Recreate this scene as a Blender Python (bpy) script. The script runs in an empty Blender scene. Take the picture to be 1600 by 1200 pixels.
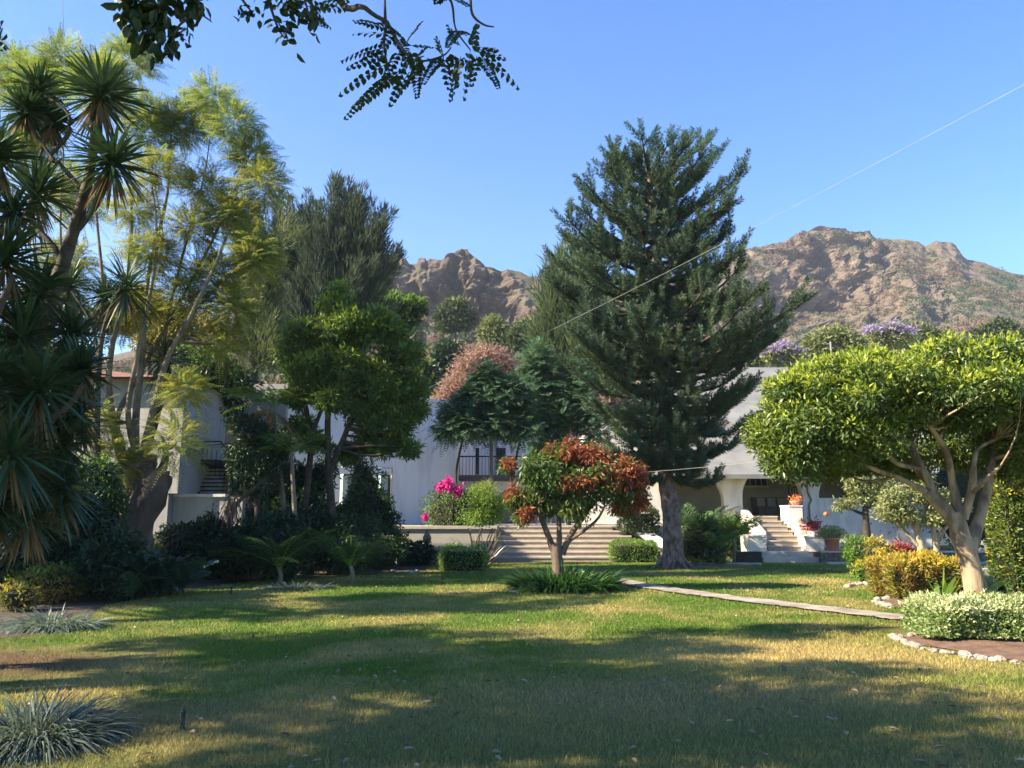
import bpy, math, random
import numpy as np
from mathutils import Vector, noise as mnoise
R = math.radians
sc = bpy.context.scene
rng = np.random.default_rng(11)
random.seed(5)
# ---------------------------------------------------------------- camera, world, sun, exposure
FPX, CAMH, PITCH = 1200.0, 1.65, R(9.46)
cd = bpy.data.cameras.new('camera'); cam = bpy.data.objects.new('camera', cd); sc.collection.objects.link(cam)
cam.location = (0, 0, CAMH); cam.rotation_euler = (R(90) + PITCH, 0, 0)
cd.sensor_width = 36; cd.lens = 36 * FPX / 1600; cd.clip_end = 3000; cd.clip_start = .05
sc.camera = cam
SUN_EL, SUN_AZ = R(33), R(-106)          # azimuth measured from +Y towards +X
to_sun = Vector((math.sin(SUN_AZ) * math.cos(SUN_EL), math.cos(SUN_AZ) * math.cos(SUN_EL), math.sin(SUN_EL)))
w = bpy.data.worlds.new('World'); sc.world = w; w.use_nodes = True
nt = w.node_tree; bg = nt.nodes['Background']
sky = nt.nodes.new('ShaderNodeTexSky'); sky.sky_type = 'NISHITA'; sky.sun_disc = False
sky.sun_elevation = SUN_EL; sky.sun_rotation = SUN_AZ; sky.air_density = 1.25; sky.dust_density = .1; sky.ozone_density = 2.2; sky.altitude = 1700
hs = nt.nodes.new('ShaderNodeHueSaturation'); hs.inputs['Saturation'].default_value = 1.4; hs.inputs['Hue'].default_value = .513; nt.links.new(sky.outputs[0], hs.inputs['Color']); nt.links.new(hs.outputs[0], bg.inputs[0]); bg.inputs[1].default_value = .1
sl = bpy.data.lights.new('sun', 'SUN'); sl.energy = 5.0; sl.angle = R(.55); sl.color = (1, .88, .68)
so = bpy.data.objects.new('sun', sl); sc.collection.objects.link(so)
so.rotation_euler = (-to_sun).to_track_quat('-Z', 'Y').to_euler()
sc.view_settings.view_transform = 'Standard'; sc.view_settings.look = 'None'
sc.view_settings.exposure = 1.8; sc.view_settings.gamma = 1
sc.cycles.max_bounces = 6; sc.cycles.diffuse_bounces = 3; sc.cycles.transmission_bounces = 4; sc.cycles.volume_bounces = 0
sc.cycles.transparent_max_bounces = 6
# ---------------------------------------------------------------- projection helpers
sp, cp = math.sin(PITCH), math.cos(PITCH)
def P(px, py, Y):
    cx, cy = (px - 800) / FPX, (600 - py) / FPX
    dy, dz = cp - cy * sp, sp + cy * cp
    k = Y / dy
    return np.array([cx * k, Y, CAMH + dz * k])
def G(px, py, z=0.0):
    cx, cy = (px - 800) / FPX, (600 - py) / FPX
    dy, dz = cp - cy * sp, sp + cy * cp
    k = (z - CAMH) / dz
    return np.array([cx * k, dy * k, z])
def X(px, Y): return P(px, 800, Y)[0]
def Z(py, Y): return P(800, py, Y)[2]
# ---------------------------------------------------------------- objects
ORG = {}
def tag(o, label=None, cat=None, group=None, kind=None):
    if label: o['label'] = label
    if cat: o['category'] = cat
    if group: o['group'] = group
    if kind: o['kind'] = kind
    return o
def thing(name, label, cat, loc=(0, 0, 0), group=None):
    o = bpy.data.objects.new(name, None); sc.collection.objects.link(o); o.empty_display_size = .2
    o.location = [float(v) for v in loc]; ORG[o.name] = np.array(loc, float)
    return tag(o, label, cat, group)
class MB:
    def __init__(s): s.V = []; s.n = 0; s.L = []; s.T = []; s.M = []
    def add(s, V, F, m=0):
        V = np.asarray(V, float).reshape(-1, 3); F = np.asarray(F, int)
        if len(F) == 0: return s
        s.V.append(V); s.L.append(F.ravel() + s.n); s.T.append(np.full(len(F), F.shape[1])); s.M.append(np.full(len(F), m)); s.n += len(V)
        return s
    def box(s, x0, y0, z0, x1, y1, z1, m=0, rz=0, c=None):
        V = np.array([[x0,y0,z0],[x1,y0,z0],[x1,y1,z0],[x0,y1,z0],[x0,y0,z1],[x1,y0,z1],[x1,y1,z1],[x0,y1,z1]], float)
        if rz:
            c = np.array(c if c is not None else [(x0+x1)/2, (y0+y1)/2]); d = V[:, :2] - c
            V[:, 0] = c[0] + d[:, 0]*math.cos(rz) - d[:, 1]*math.sin(rz); V[:, 1] = c[1] + d[:, 0]*math.sin(rz) + d[:, 1]*math.cos(rz)
        return s.add(V, [[0,3,2,1],[4,5,6,7],[0,1,5,4],[1,2,6,5],[2,3,7,6],[3,0,4,7]], m)
    def tube(s, pts, rad, n=7, m=0, wob=0):
        pts = np.asarray(pts, float); k = len(pts)
        rad = np.broadcast_to(np.asarray(rad, float), (k,))
        t = np.gradient(pts, axis=0); t /= np.linalg.norm(t, axis=1)[:, None] + 1e-9
        ref = np.array([0, 0, 1.]) if abs(t[:, 2]).mean() < .8 else np.array([1., 0, 0])
        a = np.cross(t, ref); a /= np.linalg.norm(a, axis=1)[:, None] + 1e-9; b = np.cross(t, a)
        th = np.arange(n) * 2 * math.pi / n
        rr = rad[:, None] * (1 + wob * rng.normal(size=(k, n)))
        V = pts[:, None] + rr[..., None] * (np.cos(th)[None, :, None] * a[:, None] + np.sin(th)[None, :, None] * b[:, None])
        i = np.arange(k - 1)[:, None] * n; j = np.arange(n)[None]
        F = np.stack([i + j, i + (j + 1) % n, i + n + (j + 1) % n, i + n + j], -1).reshape(-1, 4)
        s.add(V, F, m)
        s.add(V[-1], [list(range(n))], m); s.add(V[0][::-1], [list(range(n))], m)
        return s
    def lathe(s, c, prof, n=16, m=0):
        th = np.arange(n) * 2 * math.pi / n; c = np.asarray(c, float)
        V = np.array([[[c[0] + r*math.cos(a), c[1] + r*math.sin(a), c[2] + z] for a in th] for r, z in prof])
        i = np.arange(len(prof) - 1)[:, None] * n; j = np.arange(n)[None]
        s.add(V, np.stack([i + j, i + (j + 1) % n, i + n + (j + 1) % n, i + n + j], -1).reshape(-1, 4), m)
        s.add(V[0], [list(range(n))[::-1]], m); s.add(V[-1], [list(range(n))], m)
        return s
    def build(s, name, mats, parent=None, smooth=False):
        if not isinstance(mats, (list, tuple)): mats = [mats]
        V = np.concatenate(s.V); org = np.zeros(3)
        if parent is not None: org = ORG[parent.name]
        V = (V - org).astype(np.float32); Lp = np.concatenate(s.L).astype(np.int32); T = np.concatenate(s.T).astype(np.int32)
        me = bpy.data.meshes.new(name); me.vertices.add(len(V)); me.vertices.foreach_set('co', V.ravel())
        me.loops.add(len(Lp)); me.loops.foreach_set('vertex_index', Lp)
        me.polygons.add(len(T)); me.polygons.foreach_set('loop_start', np.concatenate([[0], np.cumsum(T)[:-1]]).astype(np.int32))
        for m in mats: me.materials.append(m)
        me.polygons.foreach_set('material_index', np.concatenate(s.M).astype(np.int32))
        me.polygons.foreach_set('use_smooth', np.full(len(T), bool(smooth)))
        me.update(calc_edges=True); me.validate()
        o = bpy.data.objects.new(name, me); sc.collection.objects.link(o)
        if parent is not None: o.parent = parent; ORG[o.name] = org
        else: ORG[o.name] = np.zeros(3)
        return o
def nrm(v): return v / (np.linalg.norm(v, axis=-1, keepdims=True) + 1e-9)
def rvec(n): return nrm(rng.normal(size=(n, 3)))
def leaves(mb, pos, d, nr, L, W, m=0, fold=.18, oval=False):
    pos = np.asarray(pos, float); n = len(pos)
    if n == 0: return
    L = np.broadcast_to(L, (n,))[:, None]; W = np.broadcast_to(W, (n,))[:, None]
    d = nrm(d); s = nrm(np.cross(d, nr)); n2 = np.cross(s, d)
    if oval:
        a = pos; t = pos + d*L - n2*L*.12; c = pos + d*L*.5
        r1 = pos + d*L*.28 + s*W*.48 + n2*fold*W; r2 = pos + d*L*.68 + s*W*.42 + n2*fold*W*.6
        l1 = pos + d*L*.28 - s*W*.48 + n2*fold*W; l2 = pos + d*L*.68 - s*W*.42 + n2*fold*W*.6
        V = np.stack([a, r1, r2, t, l2, l1], 1).reshape(-1, 3); i = np.arange(n)[:, None] * 6
        F = np.concatenate([i + np.array([[0, 1, 2, 3]]), i + np.array([[0, 3, 4, 5]])])
    else:
        V = np.stack([pos, pos + d*L*.45 + s*W*.5 + n2*fold*W, pos + d*L, pos + d*L*.45 - s*W*.5 + n2*fold*W], 1).reshape(-1, 3)
        F = np.arange(n)[:, None] * 4 + np.arange(4)[None]
    mb.add(V, F, m)
def blades(mb, pos, d, L, W, droop=.5, K=4, m=0, flat=None):
    pos = np.asarray(pos, float); n = len(pos); L = np.broadcast_to(L, (n,))[:, None]; W = np.broadcast_to(W, (n,))[:, None]
    droop = np.broadcast_to(droop, (n,))[:, None]; d = nrm(d); up = np.array([0, 0, 1.])
    s = nrm(np.cross(d, up + rng.normal(size=(n, 3)) * .25)); rows = []
    for k in range(K + 1):
        t = k / K; c = pos + d*L*t - up*droop*L*t*t
        wd = W * (.55 + .9*t) if t < .35 else W * max(.04, 1 - ((t - .35)/.65)**1.6)
        rows += [c - s*wd*.5, c + s*wd*.5]
    V = np.stack(rows, 1).reshape(-1, 3); i = np.arange(n)[:, None] * (2*K + 2)
    F = np.concatenate([i + np.array([[2*k, 2*k+1, 2*k+3, 2*k+2]]) for k in range(K)]); mb.add(V, F, m)
def fronds(mb, pos, d, L, nl=14, lL=.1, lW=.02, droop=.3, ang=1.0, hang=.2, m=0, ms=None, stem_w=.008, t0=.12, tip=.35, roll=.4, oval=False):
    """compound leaves: a curved midrib with rows of leaflets"""
    pos = np.asarray(pos, float); n = len(pos); L = np.broadcast_to(L, (n,))[:, None]; d = nrm(d); up = np.array([0, 0, 1.])
    s = nrm(np.cross(d, up) + rng.normal(size=(n, 3)) * .05); s = nrm(s + up * rng.normal(size=(n, 1)) * roll)
    for t in np.linspace(t0, 1, nl):
        c = pos + d*L*t - up*droop*L*t*t; tan = nrm(d - up*2*droop*t); prof = (math.sin(math.pi*min(1, .12 + t*.8))*(1 - tip) + tip*(1 - t*.7))
        for sg in (-1, 1):
            ld = tan*math.cos(ang) + sg*s*math.sin(ang) - up*hang + rng.normal(size=(n, 3))*.08
            leaves(mb, c, ld, np.cross(s, tan) + rng.normal(size=(n, 3))*.2, lL*prof*(.85 + .3*rng.random(n)), lW, m, oval=oval)
    if ms is not None:
        r0 = []
        for t in np.linspace(0, 1, 6): r0 += [pos + d*L*t - up*droop*L*t*t + s*stem_w*(1.1 - t), pos + d*L*t - up*droop*L*t*t - s*stem_w*(1.1 - t)]
        V = np.stack(r0, 1).reshape(-1, 3); i = np.arange(n)[:, None] * 12
        mb.add(V, np.concatenate([i + np.array([[2*k, 2*k+1, 2*k+3, 2*k+2]]) for k in range(5)]), ms)
# ---------------------------------------------------------------- materials
def newmat(name):
    m = bpy.data.materials.new(name); m.use_nodes = True; t = m.node_tree; b = t.nodes['Principled BSDF']; return m, t, b
def ramp(t, fac, stops):
    r = t.nodes.new('ShaderNodeValToRGB'); e = r.color_ramp.elements
    while len(e) < len(stops): e.new(.5)
    for q, (p, c) in zip(e, stops): q.position = p; q.color = (*c, 1)
    t.links.new(fac, r.inputs[0]); return r.outputs[0]
def noise_n(t, scale, detail=4, rough=.55, coord='Object', dist=0, vec=None):
    if vec is None:
        c = t.nodes.new('ShaderNodeTexCoord'); vec = c.outputs[coord]
    n = t.nodes.new('ShaderNodeTexNoise'); n.inputs['Scale'].default_value = scale; n.inputs['Detail'].default_value = detail
    n.inputs['Roughness'].default_value = rough; n.inputs['Distortion'].default_value = dist; t.links.new(vec, n.inputs['Vector']); return n.outputs['Fac']
def mixc(t, fac, a, b, mode='MIX'):
    x = t.nodes.new('ShaderNodeMix'); x.data_type = 'RGBA'; x.blend_type = mode
    for sock, v in ((x.inputs[0], fac), (x.inputs[6], a), (x.inputs[7], b)):
        if isinstance(v, (int, float)): sock.default_value = v
        elif isinstance(v, tuple): sock.default_value = (*v, 1)
        else: t.links.new(v, sock)
    return x.outputs[2]
def bump(t, b, h, strength=.5, dist=.02):
    n = t.nodes.new('ShaderNodeBump'); n.inputs['Strength'].default_value = strength; n.inputs['Distance'].default_value = dist
    t.links.new(h, n.inputs['Height']); t.links.new(n.outputs[0], b.inputs['Normal'])
MC = {}
def leafm(name, a, b, c=None, tr=.35, rough=.5, spec=.35, cs=1.2):
    """leaf: random colour per leaf between a and b, patches of c, part of the light passes through"""
    if name in MC: return MC[name]
    m, t, bs = newmat(name); g = t.nodes.new('ShaderNodeNewGeometry')
    col = ramp(t, g.outputs['Random Per Island'], [(0, a), (.55, tuple((x+y)/2 for x, y in zip(a, b))), (1, b)])
    if c is not None:
        f = ramp(t, noise_n(t, cs, 2), [(.48, (0, 0, 0)), (.62, (1, 1, 1))]); col = mixc(t, f, col, mixc(t, .65, col, c))
    t.links.new(col, bs.inputs['Base Color']); bs.inputs['Roughness'].default_value = rough; bs.inputs['Specular IOR Level'].default_value = spec
    tl = t.nodes.new('ShaderNodeBsdfTranslucent'); t.links.new(mixc(t, .5, col, (col_t(a, b)), 'MIX'), tl.inputs[0])
    mx = t.nodes.new('ShaderNodeMixShader'); mx.inputs[0].default_value = tr
    t.links.new(bs.outputs[0], mx.inputs[1]); t.links.new(tl.outputs[0], mx.inputs[2]); t.links.new(mx.outputs[0], t.nodes['Material Output'].inputs[0])
    MC[name] = m; return m
def col_t(a, b): return (min(1, (a[0]+b[0])*.85), min(1, (a[1]+b[1])*.8), (a[2]+b[2])*.3)
def solid(name, a, b=None, scale=3, rough=.85, bs=0, bscale=40, spec=.3, metal=0, stops=(.35, .65), aniso=None):
    if name in MC: return MC[name]
    m, t, p = newmat(name); b = b or tuple(v*.8 for v in a); vec = None
    if aniso:
        tc = t.nodes.new('ShaderNodeTexCoord'); mp = t.nodes.new('ShaderNodeMapping'); mp.inputs['Scale'].default_value = aniso
        t.links.new(tc.outputs['Object'], mp.inputs[0]); vec = mp.outputs[0]
    col = ramp(t, noise_n(t, scale, 6, .62, vec=vec), [(stops[0], a), (stops[1], b)])
    t.links.new(col, p.inputs['Base Color']); p.inputs['Roughness'].default_value = rough; p.inputs['Specular IOR Level'].default_value = spec
    p.inputs['Metallic'].default_value = metal
    if bs: bump(t, p, noise_n(t, bscale, 5, .6, vec=vec), bs)
    MC[name] = m; return m
bark = solid('bark_brown', (.16, .115, .08), (.07, .05, .035), 6, bs=.8, bscale=18, aniso=(1, 1, .25))
bark_grey = solid('bark_grey', (.26, .21, .15), (.12, .095, .07), 5, bs=.6, bscale=16, aniso=(1, 1, .3))
bark_pale = solid('bark_pale', (.47, .36, .24), (.27, .20, .13), 4.5, bs=.35, bscale=9, aniso=(1, 1, .22), stops=(.42, .6))
bark_dark = solid('bark_dark', (.085, .065, .045), (.035, .028, .02), 6, bs=.8, bscale=14)
bark_stump = solid('bark_stump', (.13, .095, .07), (.05, .037, .027), 4, bs=1, bscale=9, aniso=(1, 1, .3))
bark_stem = solid('bark_stem', (.24, .19, .135), (.09, .07, .05), 5, bs=.8, bscale=16, aniso=(1, 1, .3))
bark_limb = solid('bark_limb', (.35, .25, .155), (.15, .105, .07), 3.2, bs=.6, bscale=9, aniso=(1.6, 1.6, .35), stops=(.44, .56))
bark_rough = solid('bark_rough', (.26, .175, .135), (.075, .05, .038), 9, bs=1, bscale=26, stops=(.36, .62), aniso=(1, 1, .55))
plaster = solid('plaster_white', (.74, .71, .70), (.52, .49, .47), 1.6, .9, bs=.2, bscale=30, stops=(.46, .82), aniso=(1.4, 1.4, .22))
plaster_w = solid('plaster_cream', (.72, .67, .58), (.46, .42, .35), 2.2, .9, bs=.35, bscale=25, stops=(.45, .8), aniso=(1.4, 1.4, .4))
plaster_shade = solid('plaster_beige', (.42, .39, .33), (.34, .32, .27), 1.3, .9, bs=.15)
plaster_dimmed = solid('plaster_white_shaded', (.44, .43, .41), (.29, .28, .26), 1.6, .9, bs=.2, bscale=30, stops=(.45, .8), aniso=(1.4, 1.4, .22))  # left building's white plaster with its shade put into the grey
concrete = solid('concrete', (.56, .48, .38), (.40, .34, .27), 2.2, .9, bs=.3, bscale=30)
concrete_d = solid('concrete_riser_shaded', (.42, .34, .26), (.30, .24, .185), 3, .9, bs=.3, bscale=30)  # step concrete darkened to paint the weak, grazing sun on the risers
dark_metal = solid('dark_metal', (.03, .035, .035), (.015, .018, .018), 5, .5)
white_metal = solid('white_metal', (.75, .75, .74), (.6, .6, .6), 5, .45)
soil = solid('soil', (.21, .125, .085), (.115, .07, .048), 5, .95, bs=.8, bscale=30)
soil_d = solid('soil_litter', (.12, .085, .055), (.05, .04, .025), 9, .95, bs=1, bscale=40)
stone_w = solid('stone_pale', (.44, .37, .30), (.20, .155, .12), 14, .85, bs=.4, bscale=20)
terracotta = solid('terracotta', (.62, .24, .15), (.48, .18, .12), 4, .8, bs=.1)
rooftile = solid('roof_red', (.30, .14, .11), (.19, .10, .08), 6, .85, bs=.4)
glass_d = solid('window_glass', (.05, .065, .07), (.03, .04, .045), 1, .08, spec=.6)
glass_b = solid('window_glass_pale', (.34, .42, .45), (.22, .3, .33), 1, .12, spec=.6)
rubber = solid('black_plastic', (.02, .02, .022), (.012, .012, .013), 5, .4)
wire_m = solid('wire_grey', (.30, .29, .27), (.2, .19, .18), 3, .6)
gravel = solid('path_concrete', (.42, .35, .28), (.20, .165, .13), 2.2, .95, bs=.6, bscale=35)
roof_grey = solid('roof_grey', (.24, .235, .22), (.15, .15, .145), .8, .9, bs=.3, bscale=20)
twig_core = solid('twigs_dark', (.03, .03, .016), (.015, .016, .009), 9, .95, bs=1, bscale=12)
fabric = solid('sofa_fabric', (.2, .17, .13), (.13, .11, .09), 3, .95)
LF = dict(
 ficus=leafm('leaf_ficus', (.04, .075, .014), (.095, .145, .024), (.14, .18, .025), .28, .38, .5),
 ficus_y=leafm('leaf_ficus_young_sunlit', (.22, .29, .03), (.38, .42, .05), None, .40, .42, .4),  # young leaves, yellowed further to paint in the sunlit crown top
 broad=leafm('leaf_broad', (.042, .10, .02), (.12, .20, .036), (.10, .13, .03), .35, .45, .4),
 broad_y=leafm('leaf_broad_young', (.12, .20, .03), (.28, .34, .05), None, .4),
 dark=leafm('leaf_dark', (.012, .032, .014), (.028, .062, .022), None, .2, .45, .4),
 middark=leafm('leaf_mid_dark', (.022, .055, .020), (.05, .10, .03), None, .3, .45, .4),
 feather=leafm('leaf_feather_yellow', (.17, .20, .05), (.32, .31, .09), (.15, .20, .06), .5, .6, .2, .8),
 feather_g=leafm('leaf_feather_green', (.15, .22, .06), (.29, .35, .10), (.09, .15, .07), .5, .6, .2, .8),
 feather_b=leafm('leaf_feather_blue', (.055, .12, .08), (.12, .20, .11), (.08, .16, .07), .35, .6, .2, .7),
 needle=leafm('needles_blue', (.032, .062, .040), (.085, .13, .072), (.085, .12, .05), .2, .6, .25, .9),
 needle_t=leafm('needles_tip', (.05, .115, .085), (.09, .17, .12), None, .2, .6, .25),
 casu=leafm('casuarina_needles', (.045, .068, .045), (.11, .135, .085), (.035, .055, .04), .25, .7, .15, .35),
 casu_g=leafm('casuarina_pale', (.10, .12, .06), (.18, .20, .10), (.06, .085, .05), .3, .7, .15, .5),
 yucca=leafm('yucca_blade', (.02, .052, .022), (.05, .095, .038), None, .15, .4, .5),
 yucca_dead=leafm('yucca_dead', (.12, .085, .05), (.22, .155, .09), None, .3, .8, .1),
 mango=leafm('mango_green', (.035, .085, .018), (.10, .16, .03), (.15, .15, .03), .35, .4, .4, 2),
 mango_r=leafm('mango_red', (.20, .045, .028), (.40, .15, .05), (.13, .035, .028), .4, .45, .3, 2.5),
 aga=leafm('agapanthus_blade', (.03, .085, .02), (.07, .15, .035), None, .25, .35, .5),
 grey=leafm('grey_grass', (.10, .14, .11), (.22, .26, .20), None, .25, .5, .3),
 grey_shaded=leafm('grey_grass_shaded', (.06, .09, .07), (.15, .18, .14), None, .25, .5, .3),  # grey grass darkened so the front clump carries painted shade
 croton=leafm('croton_yellow', (.45, .33, .03), (.62, .46, .06), (.16, .17, .04), .35, .5, .3, 3),
 croton_g=leafm('croton_green', (.10, .13, .03), (.24, .20, .05), (.30, .13, .05), .35, .5, .3, 3),
 gold=leafm('leaf_golden', (.40, .36, .03), (.58, .46, .04), None, .4, .5, .3),
 vari=leafm('variegated', (.42, .46, .22), (.60, .62, .40), (.20, .27, .09), .3, .5, .3, 6),
 vari_g=leafm('variegated_green', (.12, .19, .05), (.24, .32, .10), None, .3, .5, .3),
 light=leafm('leaf_light', (.10, .20, .03), (.18, .30, .05), None, .4, .5, .3),
 palm=leafm('palm_leaflets', (.06, .14, .025), (.15, .24, .04), (.24, .24, .04), .4, .45, .4, 1.5),
 palm_y=leafm('palm_dry', (.30, .19, .09), (.44, .29, .14), None, .4, .7, .2),
 palm_t=leafm('palm_tall', (.09, .17, .06), (.18, .28, .10), None, .35, .45, .4),
 topiary=leafm('topiary_leaf', (.13, .24, .04), (.24, .36, .07), (.07, .13, .03), .35, .5, .3, 2),
 pink=leafm('petal_magenta', (.62, .03, .30), (.80, .10, .45), None, .4, .6, .2),
 redleaf=leafm('leaf_crimson', (.22, .02, .025), (.38, .05, .04), None, .3, .45, .3),
 orange=leafm('petal_orange', (.75, .22, .08), (.85, .32, .14), None, .3),
 flax=leafm('flax_bronze', (.06, .05, .045), (.13, .105, .085), None, .15, .4, .5),
 drytree=leafm('dry_pink_twigs', (.30, .19, .165), (.44, .29, .25), None, .3, .9, .1),
 purple=leafm('petal_violet', (.27, .20, .42), (.42, .33, .58), None, .35, .8, .1),
 olive=leafm('leaf_olive', (.13, .16, .06), (.24, .26, .10), (.10, .12, .05), .3, .6, .2),
 sparse=leafm('leaf_olive_pale', (.20, .23, .09), (.38, .38, .17), (.12, .15, .06), .35, .5, .3),
 hill_g=leafm('scrub_green', (.05, .078, .034), (.11, .13, .055), (.08, .10, .05), .2, .8, .1, .03),
 hill_d=leafm('scrub_dry', (.17, .115, .08), (.25, .165, .115), (.14, .125, .07), .2, .9, .1, .03),
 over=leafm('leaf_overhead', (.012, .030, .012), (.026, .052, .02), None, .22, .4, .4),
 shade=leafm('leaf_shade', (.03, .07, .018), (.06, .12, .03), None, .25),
)
# ---------------------------------------------------------------- ground
def lawn_col(t, island=False):
    tc = t.nodes.new('ShaderNodeTexCoord'); v = tc.outputs['Object']
    n1 = noise_n(t, .42, 5, .6, vec=v, dist=.6); n2 = noise_n(t, 3.2, 4, .7, vec=v)
    green = mixc(t, n2, (.068, .128, .018), (.145, .205, .034)); straw = mixc(t, n2, (.38, .30, .11), (.28, .235, .085))
    f = ramp(t, n1, [(.45, (0, 0, 0)), (.64, (1, 1, 1))])
    c = mixc(t, f, green, straw)
    # bare dry ground towards the near left and the front right
    sx = t.nodes.new('ShaderNodeSeparateXYZ'); t.links.new(v, sx.inputs[0])
    def blob(x, y, rx, ry):
        d = t.nodes.new('ShaderNodeVectorMath'); d.operation = 'SUBTRACT'; t.links.new(v, d.inputs[0]); d.inputs[1].default_value = (x, y, 0)
        s = t.nodes.new('ShaderNodeVectorMath'); s.operation = 'MULTIPLY'; t.links.new(d.outputs[0], s.inputs[0]); s.inputs[1].default_value = (1/rx, 1/ry, 0)
        l = t.nodes.new('ShaderNodeVectorMath'); l.operation = 'LENGTH'; t.links.new(s.outputs[0], l.inputs[0])
        a = t.nodes.new('ShaderNodeMath'); a.operation = 'MULTIPLY_ADD'; t.links.new(n1, a.inputs[0]); a.inputs[1].default_value = 1.5; t.links.new(l.outputs['Value'], a.inputs[2])
        return smooth_fac(t, a.outputs[0], 1.75, 1.05)
    for x, y, rx, ry, cc, k in ((-5.9, 8.8, 2.4, 1.3, (.17, .10, .062), .9), (3.2, 9.4, 3.0, 1.7, (.42, .32, .13), .85), (1.5, 7.3, 3.2, 1.2, (.34, .25, .12), .75), (-2.5, 6.6, 2.4, .9, (.30, .23, .11), .6), (.5, 5.6, 7, 2.0, (.26, .21, .09), .6), (-.4, 14, 3, .8, (.30, .26, .10), .5)):
        fb = t.nodes.new('ShaderNodeMath'); fb.operation = 'MULTIPLY'; t.links.new(blob(x, y, rx, ry), fb.inputs[0]); fb.inputs[1].default_value = k
        c = mixc(t, fb.outputs[0], c, cc)
    if island:
        g = t.nodes.new('ShaderNodeNewGeometry')
        c = mixc(t, 1.0, c, ramp(t, g.outputs['Random Per Island'], [(0, (.7, .7, .7)), (.5, (1.25, 1.25, 1.2)), (.85, (1.8, 1.7, 1.5)), (1, (2.6, 2.3, 1.9))]), 'MULTIPLY')
    return c, n2, v
def smooth_fac(t, x, hi, lo):
    r = t.nodes.new('ShaderNodeMapRange'); r.inputs['From Min'].default_value = hi; r.inputs['From Max'].default_value = lo; t.links.new(x, r.inputs[0]); return r.outputs[0]
m_lawn, t, b = newmat('lawn_ground'); c, n2, v = lawn_col(t)
fine = noise_n(t, 28, 5, .8, vec=v); c = mixc(t, .6, c, ramp(t, fine, [(.3, (.55, .55, .5)), (.7, (1.4, 1.4, 1.35))]), 'MULTIPLY')
t.links.new(c, b.inputs['Base Color']); b.inputs['Roughness'].default_value = .95; b.inputs['Specular IOR Level'].default_value = .1; bump(t, b, noise_n(t, 55, 5, .8, vec=v), 1, .04)
m_blade, t, b = newmat('lawn_blades'); c, n2, v = lawn_col(t, True); t.links.new(c, b.inputs['Base Color']); b.inputs['Roughness'].default_value = .6; b.inputs['Specular IOR Level'].default_value = .2
tl = t.nodes.new('ShaderNodeBsdfTranslucent'); t.links.new(c, tl.inputs[0]); mx = t.nodes.new('ShaderNodeMixShader'); mx.inputs[0].default_value = .3
t.links.new(b.outputs[0], mx.inputs[1]); t.links.new(tl.outputs[0], mx.inputs[2]); t.links.new(mx.outputs[0], t.nodes['Material Output'].inputs[0])
def sheet(name, x0, y0, x1, y1, nx, ny, zf, mat):
    xs = np.linspace(x0, x1, nx); ys = np.linspace(y0, y1, ny); V = np.array([[x, y, zf(x, y)] for y in ys for x in xs])
    i = (np.arange(ny - 1)[:, None] * nx + np.arange(nx - 1)[None]).ravel(); mb = MB(); mb.add(V, np.stack([i, i + 1, i + nx + 1, i + nx], 1))
    o = mb.build(name, mat, smooth=True); return tag(o, kind='structure')
def gz(x, y):
    return 0.0
sheet('ground', -700, -300, 700, 900, 3, 3, lambda x, y: 0, m_lawn)
# grass blades on the lawn
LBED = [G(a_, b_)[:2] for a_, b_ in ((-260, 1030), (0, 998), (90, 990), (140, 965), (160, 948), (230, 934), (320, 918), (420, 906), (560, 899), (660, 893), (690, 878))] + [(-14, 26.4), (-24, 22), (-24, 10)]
def inpoly(x, y, poly):
    r = np.zeros(len(x), bool); n_ = len(poly)
    for i_ in range(n_):
        (xa_, ya_), (xb_, yb_) = poly[i_], poly[(i_ + 1) % n_]; c_ = ((ya_ > y) != (yb_ > y)) & (x < (xb_ - xa_)*(y - ya_)/((yb_ - ya_) + 1e-12) + xa_); r ^= c_
    return r
mb = MB()
for y0, y1, dens, h, wd in ((3.6, 7, 5600, .040, .0046), (7, 10.5, 2800, .040, .0062), (10.5, 16, 1100, .038, .009), (16, 26, 330, .045, .015)):
    xw0 = y0 * .72 + .3; xw1 = y1 * .72 + .3; n = int((xw0 + xw1) * (y1 - y0) * dens)
    y = y0 + (y1 - y0) * rng.random(n); x = (rng.random(n) * 2 - 1) * (y * .72 + .3); p = np.stack([x, y, np.zeros(n)], 1)
    keep = ~((x > 5.1) & (y < 11.6) & (y > 9.1 - (x - 5.1)*.55)); keep &= ~inpoly(x, y, LBED) & ~((y > 13.2) & (y > 26) ); keep &= (rng.random(n) > .75) | ~((x < -4.2) & (y > 7.6) & (y < 10.2)); 
    p = p[keep]; n = len(p); d = nrm(np.stack([rng.normal(size=n)*.55, rng.normal(size=n)*.55, np.ones(n)], 1))
    L = h * (.5 + rng.random(n)); s = nrm(np.stack([rng.normal(size=n), rng.normal(size=n)*.4, np.zeros(n)], 1)) * wd * .5
    V = np.stack([p - s, p + s, p + d*L[:, None]], 1).reshape(-1, 3); mb.add(V, np.arange(3*n).reshape(-1, 3))
tag(mb.build('grass', m_blade), 'short patchy green and straw lawn grass', 'grass', kind='stuff')
# fallen leaves
mb = MB(); n = 900; y = 5 + 17 * rng.random(n)**1.2; x = (rng.random(n)*2 - 1) * y * .66; p = np.stack([x, y, np.full(n, .03)], 1)
leaves(mb, p, rvec(n)*[1, 1, .2], np.array([0, 0, 1]) + rvec(n)*.4, .045 + .05*rng.random(n), .022 + .02*rng.random(n), oval=True)
tag(mb.build('fallen_leaves', leafm('leaf_fallen', (.10, .06, .035), (.42, .32, .2), None, .1, .8)), 'small dry leaves scattered over the lawn', 'fallen leaves', kind='stuff')
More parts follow.
